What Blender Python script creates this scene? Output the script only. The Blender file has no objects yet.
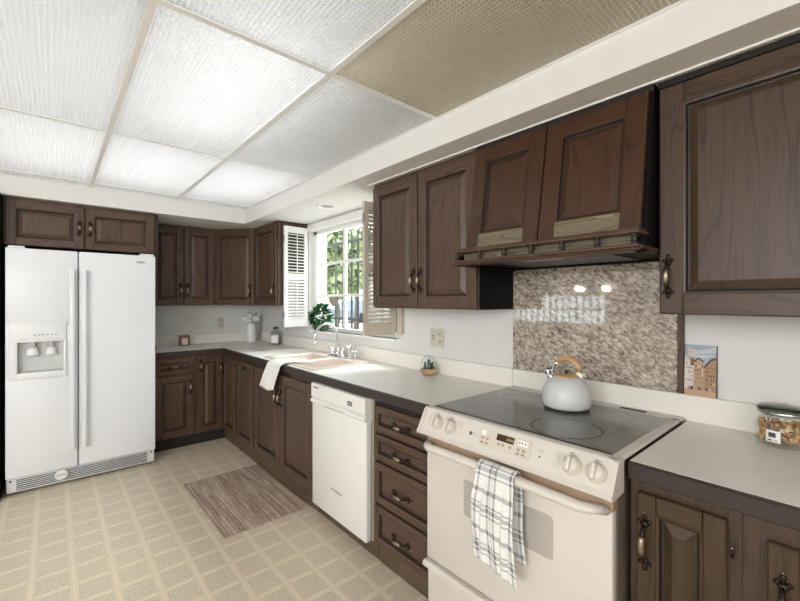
import bpy, bmesh, math, random
from mathutils import Vector, Matrix
from math import pi, sin, cos, radians

C = bpy.context.scene.collection
SC = bpy.context.scene

# ------------------------------------------------------------------ camera
cam_d = bpy.data.cameras.new('camera')
cam_d.sensor_width = 36.0
cam_d.lens = 401.0 / 800.0 * 36.0
cam_d.clip_start = 0.02
cam = bpy.data.objects.new('camera', cam_d)
cam.location = (0, 0, 1.385)
cam.rotation_euler = (pi / 2, 0, radians(-40.9))
C.objects.link(cam)
SC.camera = cam

# ------------------------------------------------------------------ world, lights, exposure
SC.view_settings.view_transform = 'Standard'
SC.view_settings.look = 'None'
SC.view_settings.gamma = 1.0
SC.view_settings.use_curve_mapping = False
SC.view_settings.exposure = 0.68
SC.cycles.max_bounces = 10
SC.cycles.sample_clamp_indirect = 6.0
SC.cycles.caustics_reflective = False
SC.cycles.caustics_refractive = False
SC.cycles.use_denoising = True

W = bpy.data.worlds.new('sky')
SC.world = W
W.use_nodes = True
wn = W.node_tree.nodes
bg = wn['Background']
bg.inputs['Color'].default_value = (0.86, 0.93, 1.0, 1)
bg.inputs['Strength'].default_value = 2.1


def area(name, loc, target, sx, sy, power, col=(1, 1, 1)):
    d = bpy.data.lights.new(name, 'AREA')
    d.shape = 'RECTANGLE'
    d.size = sx
    d.size_y = sy
    d.energy = power
    d.color = col
    o = bpy.data.objects.new(name, d)
    o.location = loc
    v = Vector(target) - Vector(loc)
    o.rotation_euler = v.to_track_quat('-Z', 'Y').to_euler()
    C.objects.link(o)
    return o


# added area light outside, above the sink window, boosting the sky's daylight
win_light = area('window_daylight_boost', (2.9, 2.87, 2.95), (1.3, 2.87, 0.9), 1.8, 0.9, 95, (0.93, 0.97, 1.0))
portal = area('window_portal', (2.02, 2.875, 1.58), (1.0, 2.875, 1.58), 1.37, 0.96, 1)
portal.data.cycles.is_portal = True
# added area light hidden below the sill, stands in for ground bounce
patio = area('patio_fill', (2.62, 2.87, 0.5), (1.6, 2.87, 2.1), 1.5, 0.6, 13, (1.0, 0.98, 0.95))
portal2 = area('dining_portal', (-3.24, 3.75, 1.23), (0, 3.75, 1.23), 1.85, 0.6, 1)
portal2.data.cycles.is_portal = True
# added fill light inside the dining side on the left (out of frame)
din_light = area('dining_fill', (-2.5, 0.15, 1.75), (0.9, 4.3, 1.0), 1.9, 1.4, 56, (0.94, 0.97, 1.0))
# added fill light behind the camera, stands in for room bounce
room_light = area('room_fill', (-1.5, -1.9, 2.0), (0.7, 2.2, 0.8), 2.2, 1.0, 40, (1.0, 0.97, 0.94))
sun_d = bpy.data.lights.new('sun', 'SUN')
sun_d.energy = 1.6
sun_d.angle = radians(2)
sun_o = bpy.data.objects.new('sun', sun_d)
sun_o.rotation_euler = Vector((0.6, 0.5, -1.2)).to_track_quat('-Z', 'Y').to_euler()
C.objects.link(sun_o)

XW, YB = 1.90, 4.775          # right wall plane, back wall plane
ZS, ZC = 2.134, 2.272         # soffit underside, luminous ceiling


# ------------------------------------------------------------------ materials
def srgb(r, g, b):
    f = lambda v: (v / 255 / 12.92) if v / 255 <= 0.04045 else ((v / 255 + 0.055) / 1.055) ** 2.4
    return (f(r), f(g), f(b), 1)


class NT:
    def __init__(s, name):
        s.m = bpy.data.materials.new(name)
        s.m.use_nodes = True
        s.n = s.m.node_tree.nodes
        s.l = s.m.node_tree.links
        s.b = s.n['Principled BSDF']
        s.out = s.n['Material Output']

    def add(s, t, **kw):
        n = s.n.new(t)
        for k, v in kw.items():
            if hasattr(n, k):
                setattr(n, k, v)
        return n

    def link(s, a, b):
        s.l.new(a, b)

    def coords(s, scale=(1, 1, 1), kind='Object', rand=False):
        tc = s.add('ShaderNodeTexCoord')
        mp = s.add('ShaderNodeMapping')
        mp.inputs['Scale'].default_value = scale
        s.link(tc.outputs[kind], mp.inputs['Vector'])
        if rand:
            oi = s.add('ShaderNodeObjectInfo')
            mu = s.add('ShaderNodeMath', operation='MULTIPLY')
            mu.inputs[1].default_value = 17.0
            s.link(oi.outputs['Random'], mu.inputs[0])
            s.link(mu.outputs[0], mp.inputs['Location'])
        return mp.outputs[0]

    def noise(s, vec, scale, detail=3, rough=0.5, dist=0.0):
        n = s.add('ShaderNodeTexNoise')
        n.inputs['Scale'].default_value = scale
        n.inputs['Detail'].default_value = detail
        n.inputs['Roughness'].default_value = rough
        n.inputs['Distortion'].default_value = dist
        if vec is not None:
            s.link(vec, n.inputs['Vector'])
        return n.outputs['Fac']

    def ramp(s, fac, stops, interp='LINEAR'):
        r = s.add('ShaderNodeValToRGB')
        r.color_ramp.interpolation = interp
        e = r.color_ramp.elements
        while len(e) < len(stops):
            e.new(0.5)
        for el, (p, col) in zip(e, stops):
            el.position = p
            el.color = col
        s.link(fac, r.inputs[0])
        return r.outputs[0]

    def mix(s, fac, a, b, blend='MIX'):
        m = s.add('ShaderNodeMix')
        m.data_type = 'RGBA'
        m.blend_type = blend
        for sock, v in ((m.inputs[0], fac), (m.inputs[6], a), (m.inputs[7], b)):
            if hasattr(v, 'is_linked') or hasattr(v, 'links'):
                s.link(v, sock)
            else:
                sock.default_value = v
        return m.outputs[2]

    def math(s, op, a, b=0.0, c=None):
        m = s.add('ShaderNodeMath', operation=op)
        for i, v in enumerate((a, b) if c is None else (a, b, c)):
            if hasattr(v, 'links'):
                s.link(v, m.inputs[i])
            else:
                m.inputs[i].default_value = v
        return m.outputs[0]

    def bump(s, h, strength=0.2, dist=0.01):
        b = s.add('ShaderNodeBump')
        b.inputs['Strength'].default_value = strength
        b.inputs['Distance'].default_value = dist
        s.link(h, b.inputs['Height'])
        s.link(b.outputs[0], s.b.inputs['Normal'])

    def set(s, **kw):
        for k, v in kw.items():
            s.b.inputs[k.replace('_', ' ')].default_value = v
        return s


def plain(name, col, rough=0.5, metal=0.0, spec=0.5, noise=0.04, coat=0.0):
    t = NT(name)
    v = t.coords((1, 1, 1))
    n = t.noise(v, 9.0, 4)
    lo = tuple(max(0, c * (1 - noise)) for c in col[:3]) + (1,)
    hi = tuple(min(1, c * (1 + noise)) for c in col[:3]) + (1,)
    t.link(t.ramp(n, [(0.3, lo), (0.7, hi)]), t.b.inputs['Base Color'])
    t.set(Roughness=rough, Metallic=metal)
    t.b.inputs['Specular IOR Level'].default_value = spec
    t.b.inputs['Coat Weight'].default_value = coat
    return t.m


def wood(name, dark, mid, light, horiz=False, rough=0.42, worn=0.0, axis='z'):
    """oak: stretched growth lines with fine pores; grain along z (doors) or x (drawer fronts, rails)"""
    t = NT(name)
    sc = (0.11, 0.6, 1.0) if horiz else (1.0, 0.6, 0.11)
    v = t.coords(sc, rand=True)
    d1 = t.noise(v, 5.0, 2, 0.45)
    # growth rings: contour lines of a smooth stretched noise
    ring = t.math('FRACT', t.math('MULTIPLY', d1, 15.0))
    tri = t.math('ABSOLUTE', t.math('SUBTRACT', ring, 0.5))
    sc2 = (0.035, 1.0, 1.0) if horiz else (1.0, 1.0, 0.035)
    v2 = t.coords(sc2, rand=True)
    pores = t.noise(v2, 260.0, 2, 0.6)
    fine = t.noise(v2, 60.0, 3, 0.6)
    blot = t.noise(t.coords((1, 1, 1), rand=True), 3.2, 2)
    colr = t.ramp(tri, [(0.0, dark), (0.03, mid), (0.09, light), (0.5, light)])
    base = t.ramp(fine, [(0.3, mid), (0.7, light)])
    cc = t.mix(0.52, base, colr)
    cc = t.mix(t.math('MULTIPLY', t.math('GREATER_THAN', pores, 0.60), 0.35), cc, tuple(x * 0.45 for x in dark[:3]) + (1,))
    cc = t.mix(t.math('MULTIPLY', blot, 0.22), cc, dark)
    if worn > 0:
        wv = t.noise(t.coords((0.6, 0.6, 2.0), rand=True), 6.0, 4, 0.6)
        cc = t.mix(t.math('MULTIPLY', t.math('GREATER_THAN', wv, 1 - worn), 0.85), cc, srgb(138, 130, 104))
    t.link(cc, t.b.inputs['Base Color'])
    t.set(Roughness=rough)
    t.b.inputs['Specular IOR Level'].default_value = 0.35
    t.b.inputs['Coat Weight'].default_value = 0.12
    t.b.inputs['Coat Roughness'].default_value = 0.3
    t.bump(t.math('ADD', pores, t.math('MULTIPLY', tri, 0.4)), 0.12, 0.002)
    return t.m


WD = srgb(36, 25, 19)
WM = srgb(68, 50, 40)
WL = srgb(94, 72, 58)
RD, RM, RL = srgb(30, 19, 12), srgb(56, 35, 22), srgb(78, 50, 32)
M = {}
M['wood'] = wood('dark_oak', WD, WM, WL)
M['wood_h'] = wood('dark_oak_horizontal', WD, WM, WL, horiz=True)
M['wood_red'] = wood('reddish_oak', RD, RM, RL)
M['glaze'] = plain('dark_glaze', srgb(36, 26, 21), 0.5)
M['wood_red_h'] = wood('reddish_oak_rail', RD, RM, RL, horiz=True)
M['wood_dark'] = wood('shaded_oak', srgb(30, 21, 16), srgb(58, 43, 34), srgb(80, 61, 48))  # same oak as the other cabinets, with shade put into the colour
M['wood_shaded_h'] = wood('shaded_oak_rail', srgb(30, 21, 16), srgb(58, 43, 34), srgb(80, 61, 48), horiz=True)
M['wood_gold'] = wood('golden_oak', srgb(32, 23, 15), srgb(56, 41, 27), srgb(74, 56, 37))
M['wood_gold_h'] = wood('golden_oak_rail', srgb(32, 23, 15), srgb(56, 41, 27), srgb(74, 56, 37), horiz=True)
M['wood_worn'] = wood('worn_oak', srgb(58, 49, 36), srgb(98, 88, 68), srgb(128, 117, 93), horiz=True, worn=0.42)
M['wood_side'] = wood('cabinet_side', srgb(36, 26, 20), srgb(54, 39, 31), srgb(66, 49, 39))
M['edge'] = wood('counter_edge', srgb(36, 28, 26), srgb(50, 41, 38), srgb(60, 50, 47), horiz=True, rough=0.5)
M['black'] = plain('black_paint', srgb(14, 13, 13), 0.6, spec=0.15)
M['gap'] = plain('dark_recess', srgb(30, 25, 22), 0.8)
M['toe'] = plain('toe_board', srgb(88, 72, 55), 0.6, noise=0.25)
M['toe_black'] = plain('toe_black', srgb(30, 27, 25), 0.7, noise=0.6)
M['white_app'] = plain('white_enamel', srgb(228, 230, 233), 0.32, noise=0.01)
M['white_app2'] = plain('white_plastic', srgb(228, 229, 230), 0.4, noise=0.01)
M['disp_back'] = plain('dispenser_recess', srgb(204, 206, 205), 0.4)
M['grey_plastic'] = plain('grey_plastic', srgb(176, 178, 178), 0.45)
M['dark_grey'] = plain('dark_grey', srgb(70, 70, 70), 0.45)
M['cream'] = plain('cream_enamel', srgb(210, 204, 195), 0.3, noise=0.01)
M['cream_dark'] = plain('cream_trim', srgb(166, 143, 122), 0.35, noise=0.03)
M['range_side_shaded'] = plain('range_side_shaded', srgb(112, 101, 88), 0.5)  # side of the cream range, shade of the gap put into its colour
M['biscuit'] = plain('biscuit_plastic', srgb(204, 198, 184), 0.4)
M['dw'] = plain('dishwasher_enamel', srgb(228, 227, 223), 0.32, noise=0.01)
M['dw_side'] = plain('dishwasher_side', srgb(150, 148, 132), 0.5)
M['chrome'] = plain('chrome', srgb(225, 228, 232), 0.08, 1.0)
M['steel'] = plain('steel', srgb(180, 180, 178), 0.3, 1.0)
M['brass'] = plain('antique_brass', srgb(152, 138, 120), 0.36, 1.0)
M['brass_dark'] = plain('blackened_brass', srgb(52, 44, 38), 0.4, 0.8)
M['laminate'] = plain('cream_laminate', srgb(236, 232, 224), 0.33, noise=0.015)
M['sink'] = plain('cream_sink', srgb(220, 206, 193), 0.15, noise=0.01)
M['wall'] = plain('wall_paint', srgb(222, 221, 218), 0.7, noise=0.012)
M['soffit'] = plain('soffit_paint', srgb(226, 224, 221), 0.7, noise=0.012)
M['trim'] = plain('white_trim', srgb(236, 236, 234), 0.45, noise=0.01)
M['shutter'] = plain('white_shutter', srgb(238, 237, 233), 0.45, noise=0.01)
M['shutter_cream'] = plain('cream_shutter', srgb(200, 190, 172), 0.5, noise=0.03)
M['tbar'] = plain('grid_white', srgb(244, 244, 243), 0.45, noise=0.01)
M['iron'] = plain('wrought_iron', srgb(62, 62, 66), 0.5, 0.3)
M['stucco'] = plain('stucco', srgb(226, 220, 210), 0.9)
M['concrete'] = plain('concrete', srgb(205, 200, 192), 0.9, noise=0.1)
M['asphalt'] = plain('asphalt', srgb(150, 150, 150), 0.9)
M['paper'] = plain('paper', srgb(238, 236, 230), 0.7)
M['kettle'] = plain('pale_grey_enamel', srgb(208, 211, 210), 0.35, noise=0.01)
M['beech'] = wood('beech', srgb(160, 118, 80), srgb(190, 148, 106), srgb(208, 170, 128), horiz=True, rough=0.45)
M['ceramic'] = plain('white_ceramic', srgb(238, 238, 236), 0.25)
M['leaf'] = plain('leaf_green', srgb(52, 96, 52), 0.45, noise=0.5)
M['succulent'] = plain('succulent_green', srgb(48, 84, 66), 0.5, noise=0.3)
M['tree_leaf'] = plain('tree_leaf', srgb(162, 176, 128), 0.6, noise=0.5)
M['bark'] = plain('bark', srgb(120, 104, 86), 0.9, noise=0.3)
M['sand'] = plain('sand', srgb(204, 170, 128), 0.9, noise=0.25)
M['cookie'] = plain('granola', srgb(212, 168, 122), 0.8, noise=0.35)
M['copper'] = plain('copper', srgb(170, 116, 92), 0.35, 0.6)
M['rubber'] = plain('rubber', srgb(30, 30, 30), 0.8)
M['red_led'] = plain('dark_red_display', srgb(62, 34, 26), 0.15)
M['car_paint'] = plain('blue_car_paint', srgb(128, 144, 164), 0.25, 0.2)
M['car_glass'] = plain('car_glass', srgb(60, 70, 80), 0.1)
M['flower'] = plain('white_petals', srgb(240, 238, 234), 0.7)
M['stem'] = plain('stem', srgb(120, 120, 92), 0.7)


def m_emit(name, col, strength):
    t = NT(name)
    t.b.inputs['Base Color'].default_value = col
    t.b.inputs['Emission Color'].default_value = col
    t.b.inputs['Emission Strength'].default_value = strength
    return t.m


M['bulb'] = m_emit('lit_bulb', (1.0, 0.85, 0.65, 1), 30)
M['led_green'] = m_emit('lit_digits', srgb(150, 160, 100), 0.2)
M['downlight'] = plain('downlight_lens', srgb(150, 150, 150), 0.4)


def glass_mat(name, col=(0.96, 0.98, 0.97, 1), rough=0.0, ior=1.45):
    t = NT(name)
    tr = t.add('ShaderNodeBsdfTransparent')
    tr.inputs[0].default_value = col
    gl = t.add('ShaderNodeBsdfGlossy')
    gl.inputs['Roughness'].default_value = 0.03
    fr = t.add('ShaderNodeFresnel')
    fr.inputs[0].default_value = ior
    mx = t.add('ShaderNodeMixShader')
    # only the outer face reflects; the way out of the thin pane is clear
    ge = t.add('ShaderNodeNewGeometry')
    t.link(t.math('MULTIPLY', fr.outputs[0], t.math('SUBTRACT', 1.0, ge.outputs['Backfacing'])), mx.inputs[0])
    t.link(tr.outputs[0], mx.inputs[1])
    t.link(gl.outputs[0], mx.inputs[2])
    t.link(mx.outputs[0], t.out.inputs['Surface'])
    return t.m


M['glass'] = glass_mat('clear_glass', (0.93, 0.955, 0.945, 1))
M['glass_green'] = glass_mat('green_glass_lid', (0.55, 0.60, 0.54, 1))
M['glass_grey'] = glass_mat('smoky_glass', (0.78, 0.80, 0.80, 1))


def m_granite():
    t = NT('polished_granite')
    # speckle pulled out along one diagonal, as in the photographed slab
    tc = t.add('ShaderNodeTexCoord')
    rot = t.add('ShaderNodeMapping')
    rot.inputs['Rotation'].default_value = (radians(-28), 0, 0)
    t.link(tc.outputs['Object'], rot.inputs[0])
    st = t.add('ShaderNodeMapping')
    st.inputs['Scale'].default_value = (1, 0.45, 1.0)
    t.link(rot.outputs[0], st.inputs[0])
    v = st.outputs[0]
    a = t.noise(v, 92, 5, 0.65, 0.4)
    b = t.noise(v, 26, 4, 0.6, 0.5)
    c_ = t.noise(v, 130, 2, 0.6)
    base = t.ramp(a, [(0.36, srgb(52, 45, 42)), (0.44, srgb(112, 99, 88)), (0.52, srgb(184, 173, 158)), (0.64, srgb(222, 215, 202))])
    pink = t.ramp(b, [(0.35, srgb(96, 84, 76)), (0.5, srgb(180, 162, 142)), (0.65, srgb(216, 208, 194))])
    col = t.mix(0.34, base, pink)
    col = t.mix(t.math('MULTIPLY', t.math('GREATER_THAN', c_, 0.62), 0.6), col, srgb(48, 40, 40))
    t.link(col, t.b.inputs['Base Color'])
    t.set(Roughness=0.04)
    t.b.inputs['Specular IOR Level'].default_value = 1.0
    t.b.inputs['Coat Weight'].default_value = 1.0
    t.b.inputs['Coat IOR'].default_value = 1.7
    t.b.inputs['Coat Roughness'].default_value = 0.02
    return t.m


M['granite'] = m_granite()


def m_cooktop():
    t = NT('black_ceramic_glass')
    v = t.coords((1, 1, 1))
    sp = t.noise(v, 900, 1, 0.5)
    col = t.ramp(sp, [(0.45, srgb(92, 92, 90)), (0.62, srgb(138, 138, 134))])
    t.link(col, t.b.inputs['Base Color'])
    t.set(Roughness=0.12)
    t.b.inputs['Specular IOR Level'].default_value = 0.6
    return t.m


M['cooktop'] = m_cooktop()
M['burner'] = plain('burner_ring', srgb(112, 112, 112), 0.2, noise=0.1)
M['burner_dark'] = plain('burner_mark', srgb(34, 34, 34), 0.2, noise=0.1)
M['oven_glass'] = plain('oven_window', srgb(178, 173, 166), 0.18, noise=0.05)


def m_floor():
    t = NT('vinyl_floor')
    tc = t.add('ShaderNodeTexCoord')
    sx = t.add('ShaderNodeSeparateXYZ')
    t.link(tc.outputs['Object'], sx.inputs[0])
    PX, PY = 0.1575, 0.168

    def cell(sock, off, per):
        return t.math('ABSOLUTE', t.math('SUBTRACT', t.math('FRACT', t.math('DIVIDE', t.math('ADD', sock, 50 * per - off), per)), 0.5))
    cx = cell(sx.outputs[0], 0.079, PX)      # 0.5 on the strip centre
    cy = cell(sx.outputs[1], 3.190, PY)
    sm = lambda s, lo, hi: t.ramp(s, [(lo, (0, 0, 0, 1)), (hi, (1, 1, 1, 1))])
    vx = sm(cx, 0.402, 0.425)
    vy = sm(cy, 0.412, 0.435)
    inner = sm(cx, 0.375, 0.36)
    inner = t.math('LESS_THAN', cx, 0.385)
    vyc = t.math('MULTIPLY', vy, inner)
    strip = t.math('MAXIMUM', vx, vyc)
    groove = t.math('MULTIPLY', t.math('GREATER_THAN', cx, 0.445), t.math('LESS_THAN', cx, 0.465))
    v = t.coords((1, 1, 1))
    sp = t.noise(v, 120, 4, 0.7, 0.3)
    bl = t.noise(v, 1.1, 3)
    inside = t.ramp(sp, [(0.36, srgb(152, 139, 119)), (0.5, srgb(200, 186, 164)), (0.62, srgb(222, 209, 190))])
    warm = t.ramp(bl, [(0.35, srgb(196, 188, 168)), (0.65, srgb(218, 203, 178))])
    vo = t.add('ShaderNodeTexVoronoi')
    vo.inputs['Scale'].default_value = 62
    vo.feature = 'DISTANCE_TO_EDGE'
    t.link(v, vo.inputs['Vector'])
    fil = t.math('LESS_THAN', vo.outputs['Distance'], 0.07)
    inside = t.mix(t.math('MULTIPLY', fil, 0.30), inside, srgb(226, 216, 196))
    inside = t.mix(0.35, inside, warm)
    bar = t.ramp(sp, [(0.3, srgb(210, 195, 172)), (0.7, srgb(230, 216, 194))])
    col = t.mix(strip, inside, bar)
    col = t.mix(t.math('MULTIPLY', groove, 0.35), col, srgb(184, 168, 140))
    t.link(col, t.b.inputs['Base Color'])
    t.set(Roughness=0.42)
    t.bump(t.math('ADD', sp, t.math('MULTIPLY', strip, 0.5)), 0.12, 0.002)
    return t.m


M['floor'] = m_floor()


def m_rug():
    t = NT('woven_jute')
    v = t.coords((1.0, 0.045, 1))
    n = t.noise(v, 62, 4, 0.6)
    n2 = t.noise(t.coords((1, 1, 1)), 170, 3, 0.7)
    n3 = t.noise(t.coords((1, 0.5, 1)), 55, 3, 0.7)
    c1 = t.ramp(n, [(0.38, srgb(112, 92, 78)), (0.5, srgb(166, 144, 124)), (0.62, srgb(212, 194, 174))])
    c2 = t.ramp(n2, [(0.35, srgb(104, 86, 76)), (0.65, srgb(210, 192, 178))])
    c3 = t.ramp(n3, [(0.35, srgb(126, 100, 88)), (0.65, srgb(196, 174, 158))])
    t.link(t.mix(0.3, t.mix(0.33, c1, c2), c3), t.b.inputs['Base Color'])
    t.set(Roughness=0.95)
    t.bump(n2, 0.5, 0.004)
    return t.m


M['rug'] = m_rug()


def m_plaid():
    """plaid from the cloth's own UV: u across 0..1, v along"""
    t = NT('plaid_cloth')
    uv = t.add('ShaderNodeUVMap')
    sx = t.add('ShaderNodeSeparateXYZ')
    t.link(uv.outputs[0], sx.inputs[0])

    def bands(sock, centres, w):
        acc = None
        for cc in centres:
            b = t.math('LESS_THAN', t.math('ABSOLUTE', t.math('SUBTRACT', sock, cc)), w)
            acc = b if acc is None else t.math('MAXIMUM', acc, b)
        return acc
    fu = t.math('FRACT', sx.outputs[0])
    fv = t.math('FRACT', t.math('MULTIPLY', sx.outputs[1], 5.0))
    bu = bands(fu, (0.10, 0.40, 0.55, 0.93), 0.026)
    bu2 = bands(fu, (0.475,), 0.010)
    bv = bands(fv, (0.16, 0.62), 0.055)
    bv2 = bands(fv, (0.76, 0.50), 0.025)
    lo = t.math('MULTIPLY', t.math('ADD', t.math('MAXIMUM', bu, bu2), t.math('MAXIMUM', bv, bv2)), 0.5)
    n = t.noise(t.coords((1, 1, 1)), 300, 2, 0.6)
    white = t.ramp(n, [(0.3, srgb(214, 214, 211)), (0.7, srgb(240, 240, 238))])
    t.link(t.mix(lo, white, srgb(112, 114, 118)), t.b.inputs['Base Color'])
    t.set(Roughness=0.9)
    t.bump(n, 0.3, 0.002)
    return t.m


M['plaid'] = m_plaid()


def m_terry():
    t = NT('white_terry')
    n = t.noise(t.coords((1, 1, 1)), 220, 3, 0.7)
    t.link(t.ramp(n, [(0.3, srgb(220, 219, 214)), (0.7, srgb(244, 243, 240))]), t.b.inputs['Base Color'])
    t.set(Roughness=0.95)
    t.bump(n, 0.6, 0.004)
    return t.m


M['terry'] = m_terry()


def m_panel(name='prismatic_acrylic', col=srgb(236, 237, 238), tcol=srgb(236, 237, 238)):
    t = NT(name)
    t.b.inputs['Base Color'].default_value = col
    t.set(Roughness=0.3)
    tl = t.add('ShaderNodeBsdfTranslucent')
    tl.inputs[0].default_value = tcol
    mx = t.add('ShaderNodeMixShader')
    mx.inputs[0].default_value = 0.4
    t.link(t.b.outputs[0], mx.inputs[1])
    t.link(tl.outputs[0], mx.inputs[2])
    t.link(mx.outputs[0], t.out.inputs['Surface'])
    return t.m


M['panel'] = m_panel()
M['panel_pit'] = m_panel('prismatic_acrylic_pit', srgb(176, 178, 180), srgb(210, 210, 210))
M['panel_pit_tan'] = m_panel('prismatic_acrylic_tan_pit', srgb(146, 134, 108), srgb(160, 148, 122))  # tan pit and rib colours for one ceiling panel
M['panel_tan'] = m_panel('prismatic_acrylic_tan_rib', srgb(226, 220, 204), srgb(220, 214, 198))


# ------------------------------------------------------------------ mesh helpers
class MB:
    """collects shapes into one mesh with several material slots"""

    def __init__(s):
        s.bm = bmesh.new()
        s.mats = []
        s.uv = None

    def mi(s, key):
        m = M[key]
        if m not in s.mats:
            s.mats.append(m)
        return s.mats.index(m)

    def box(s, a, b, mat, bev=0.0, seg=1, mtx=None):
        x0, y0, z0 = (min(a[i], b[i]) for i in range(3))
        x1, y1, z1 = (max(a[i], b[i]) for i in range(3))
        t = bmesh.new()
        bmesh.ops.create_cube(t, size=1)
        for v in t.verts:
            v.co = Vector((x0 + (v.co.x + .5) * (x1 - x0), y0 + (v.co.y + .5) * (y1 - y0), z0 + (v.co.z + .5) * (z1 - z0)))
        bev = min(bev, 0.45 * min(x1 - x0, y1 - y0, z1 - z0))
        if bev > 0:
            bmesh.ops.bevel(t, geom=t.edges[:], offset=bev, segments=seg, profile=0.5, affect='EDGES')
        s.merge(t, mat, mtx, smooth=seg > 1)
        return s

    def merge(s, t, mat, mtx=None, smooth=False):
        idx = s.mi(mat) if mat else 0
        mp = {}
        for v in t.verts:
            mp[v] = s.bm.verts.new(mtx @ v.co if mtx else v.co)
        for f in t.faces:
            try:
                nf = s.bm.faces.new([mp[v] for v in f.verts])
                nf.material_index = idx
                nf.smooth = smooth
            except ValueError:
                pass
        t.free()

    def prism(s, poly, axis, a, b, mat, smooth=False):
        """poly of 2-D points extruded along axis ('x': points are y,z; 'y': x,z; 'z': x,y)"""
        t = bmesh.new()
        f = {'x': lambda p, q: (q, p[0], p[1]), 'y': lambda p, q: (p[0], q, p[1]), 'z': lambda p, q: (p[0], p[1], q)}[axis]
        v0 = [t.verts.new(f(p, a)) for p in poly]
        v1 = [t.verts.new(f(p, b)) for p in poly]
        n = len(poly)
        t.faces.new(v0)
        t.faces.new(v1[::-1])
        for i in range(n):
            t.faces.new((v0[i], v1[i], v1[(i + 1) % n], v0[(i + 1) % n]))
        bmesh.ops.recalc_face_normals(t, faces=t.faces[:])
        s.merge(t, mat, smooth=smooth)
        return s

    def rings(s, rings, mat, cap=True, closed=True, smooth=True, mtx=None, cap_start=None, cap_end=None):
        t = bmesh.new()
        rv = [[t.verts.new(p) for p in r] for r in rings]
        n = len(rv[0])
        for i in range(len(rv) - 1):
            for j in range(n if closed else n - 1):
                k = (j + 1) % n
                t.faces.new((rv[i][j], rv[i][k], rv[i + 1][k], rv[i + 1][j]))
        if (cap if cap_start is None else cap_start):
            t.faces.new(rv[0][::-1])
        if (cap if cap_end is None else cap_end):
            t.faces.new(rv[-1])
        bmesh.ops.recalc_face_normals(t, faces=t.faces[:])
        s.merge(t, mat, mtx, smooth=smooth)
        return s

    def lathe(s, prof, c, mat, seg=24, axis='z', sy=1.0, mtx=None, cap=True):
        rr = []
        for r, z in prof:
            ring = []
            for k in range(seg):
                a = 2 * pi * k / seg
                p = (r * cos(a), r * sin(a) * sy, z)
                if axis == 'y':
                    p = (p[0], p[2], p[1])
                elif axis == 'x':
                    p = (p[2], p[0], p[1])
                ring.append((c[0] + p[0], c[1] + p[1], c[2] + p[2]))
            rr.append(ring)
        return s.rings(rr, mat, mtx=mtx, cap=cap)

    def tube(s, pts, r, mat, seg=10, caps=True, flat=1.0):
        pts = [Vector(p) for p in pts]
        rs = r if isinstance(r, (list, tuple)) else [r] * len(pts)
        rr = []
        up = None
        for i, p in enumerate(pts):
            d = (pts[min(i + 1, len(pts) - 1)] - pts[max(i - 1, 0)]).normalized()
            if up is None:
                up = Vector((0, 0, 1)) if abs(d.z) < 0.9 else Vector((1, 0, 0))
            sd = d.cross(up)
            sd.normalize()
            up = sd.cross(d).normalized()
            rr.append([p + (sd * cos(2 * pi * k / seg) + up * sin(2 * pi * k / seg) * flat) * rs[i] for k in range(seg)])
        return s.rings(rr, mat, cap=caps)

    def sphere(s, c, r, mat, seg=12, sc=(1, 1, 1), sub=2):
        t = bmesh.new()
        bmesh.ops.create_icosphere(t, subdivisions=sub, radius=r)
        for v in t.verts:
            v.co = Vector((v.co.x * sc[0] + c[0], v.co.y * sc[1] + c[1], v.co.z * sc[2] + c[2]))
        s.merge(t, mat, smooth=True)
        return s

    def build(s, name, parent=None, loc=None, rotz=None, bevel=0.0):
        me = bpy.data.meshes.new(name)
        s.bm.to_mesh(me)
        s.bm.free()
        for m in s.mats:
            me.materials.append(m)
        o = bpy.data.objects.new(name, me)
        C.objects.link(o)
        if parent:
            o.parent = parent
        if loc:
            o.location = loc
        if rotz is not None:
            o.rotation_euler = (0, 0, rotz)
        if bevel:
            md = o.modifiers.new('bevel', 'BEVEL')
            md.width = bevel
            md.segments = 2
            md.limit_method = 'ANGLE'
        return o


def tag(o, label, cat, group=None):
    o['label'] = label
    o['category'] = cat
    if group:
        o['group'] = group
    return o


def thing(name, label, cat, loc=(0, 0, 0), rotz=0.0, group=None):
    o = bpy.data.objects.new(name, None)
    o.empty_display_size = 0.05
    C.objects.link(o)
    o.location = loc
    o.rotation_euler = (0, 0, rotz)
    return tag(o, label, cat, group)


def struct(name, mb):
    o = mb.build(name)
    o['kind'] = 'structure'
    return o


R90 = -pi / 2                     # things on the right wall: local x runs towards the camera, front faces -y


# ------------------------------------------------------------------ room shell
struct('floor', MB().box((-3.4, -2.7, -0.06), (XW + 0.15, YB + 0.15, 0), 'floor'))
# right wall with the window opening
WY0, WY1, WZ0, WZ1 = 2.19, 3.56, 1.10, 2.06
mb = MB()
mb.box((XW, -2.7, 0), (XW + 0.15, WY0, 2.7), 'wall')
mb.box((XW, WY1, 0), (XW + 0.15, YB + 0.15, 2.7), 'wall')
mb.box((XW, WY0, 0), (XW + 0.15, WY1, WZ0), 'wall')
mb.box((XW, WY0, WZ1), (XW + 0.15, WY1, 2.7), 'wall')
struct('wall_right', mb)
struct('wall_back', MB().box((-3.4, YB, 0), (XW, YB + 0.15, 2.7), 'wall'))
struct('wall_front', MB().box((-3.4, -2.7, 0), (XW, -2.55, 2.7), 'wall'))
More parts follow.
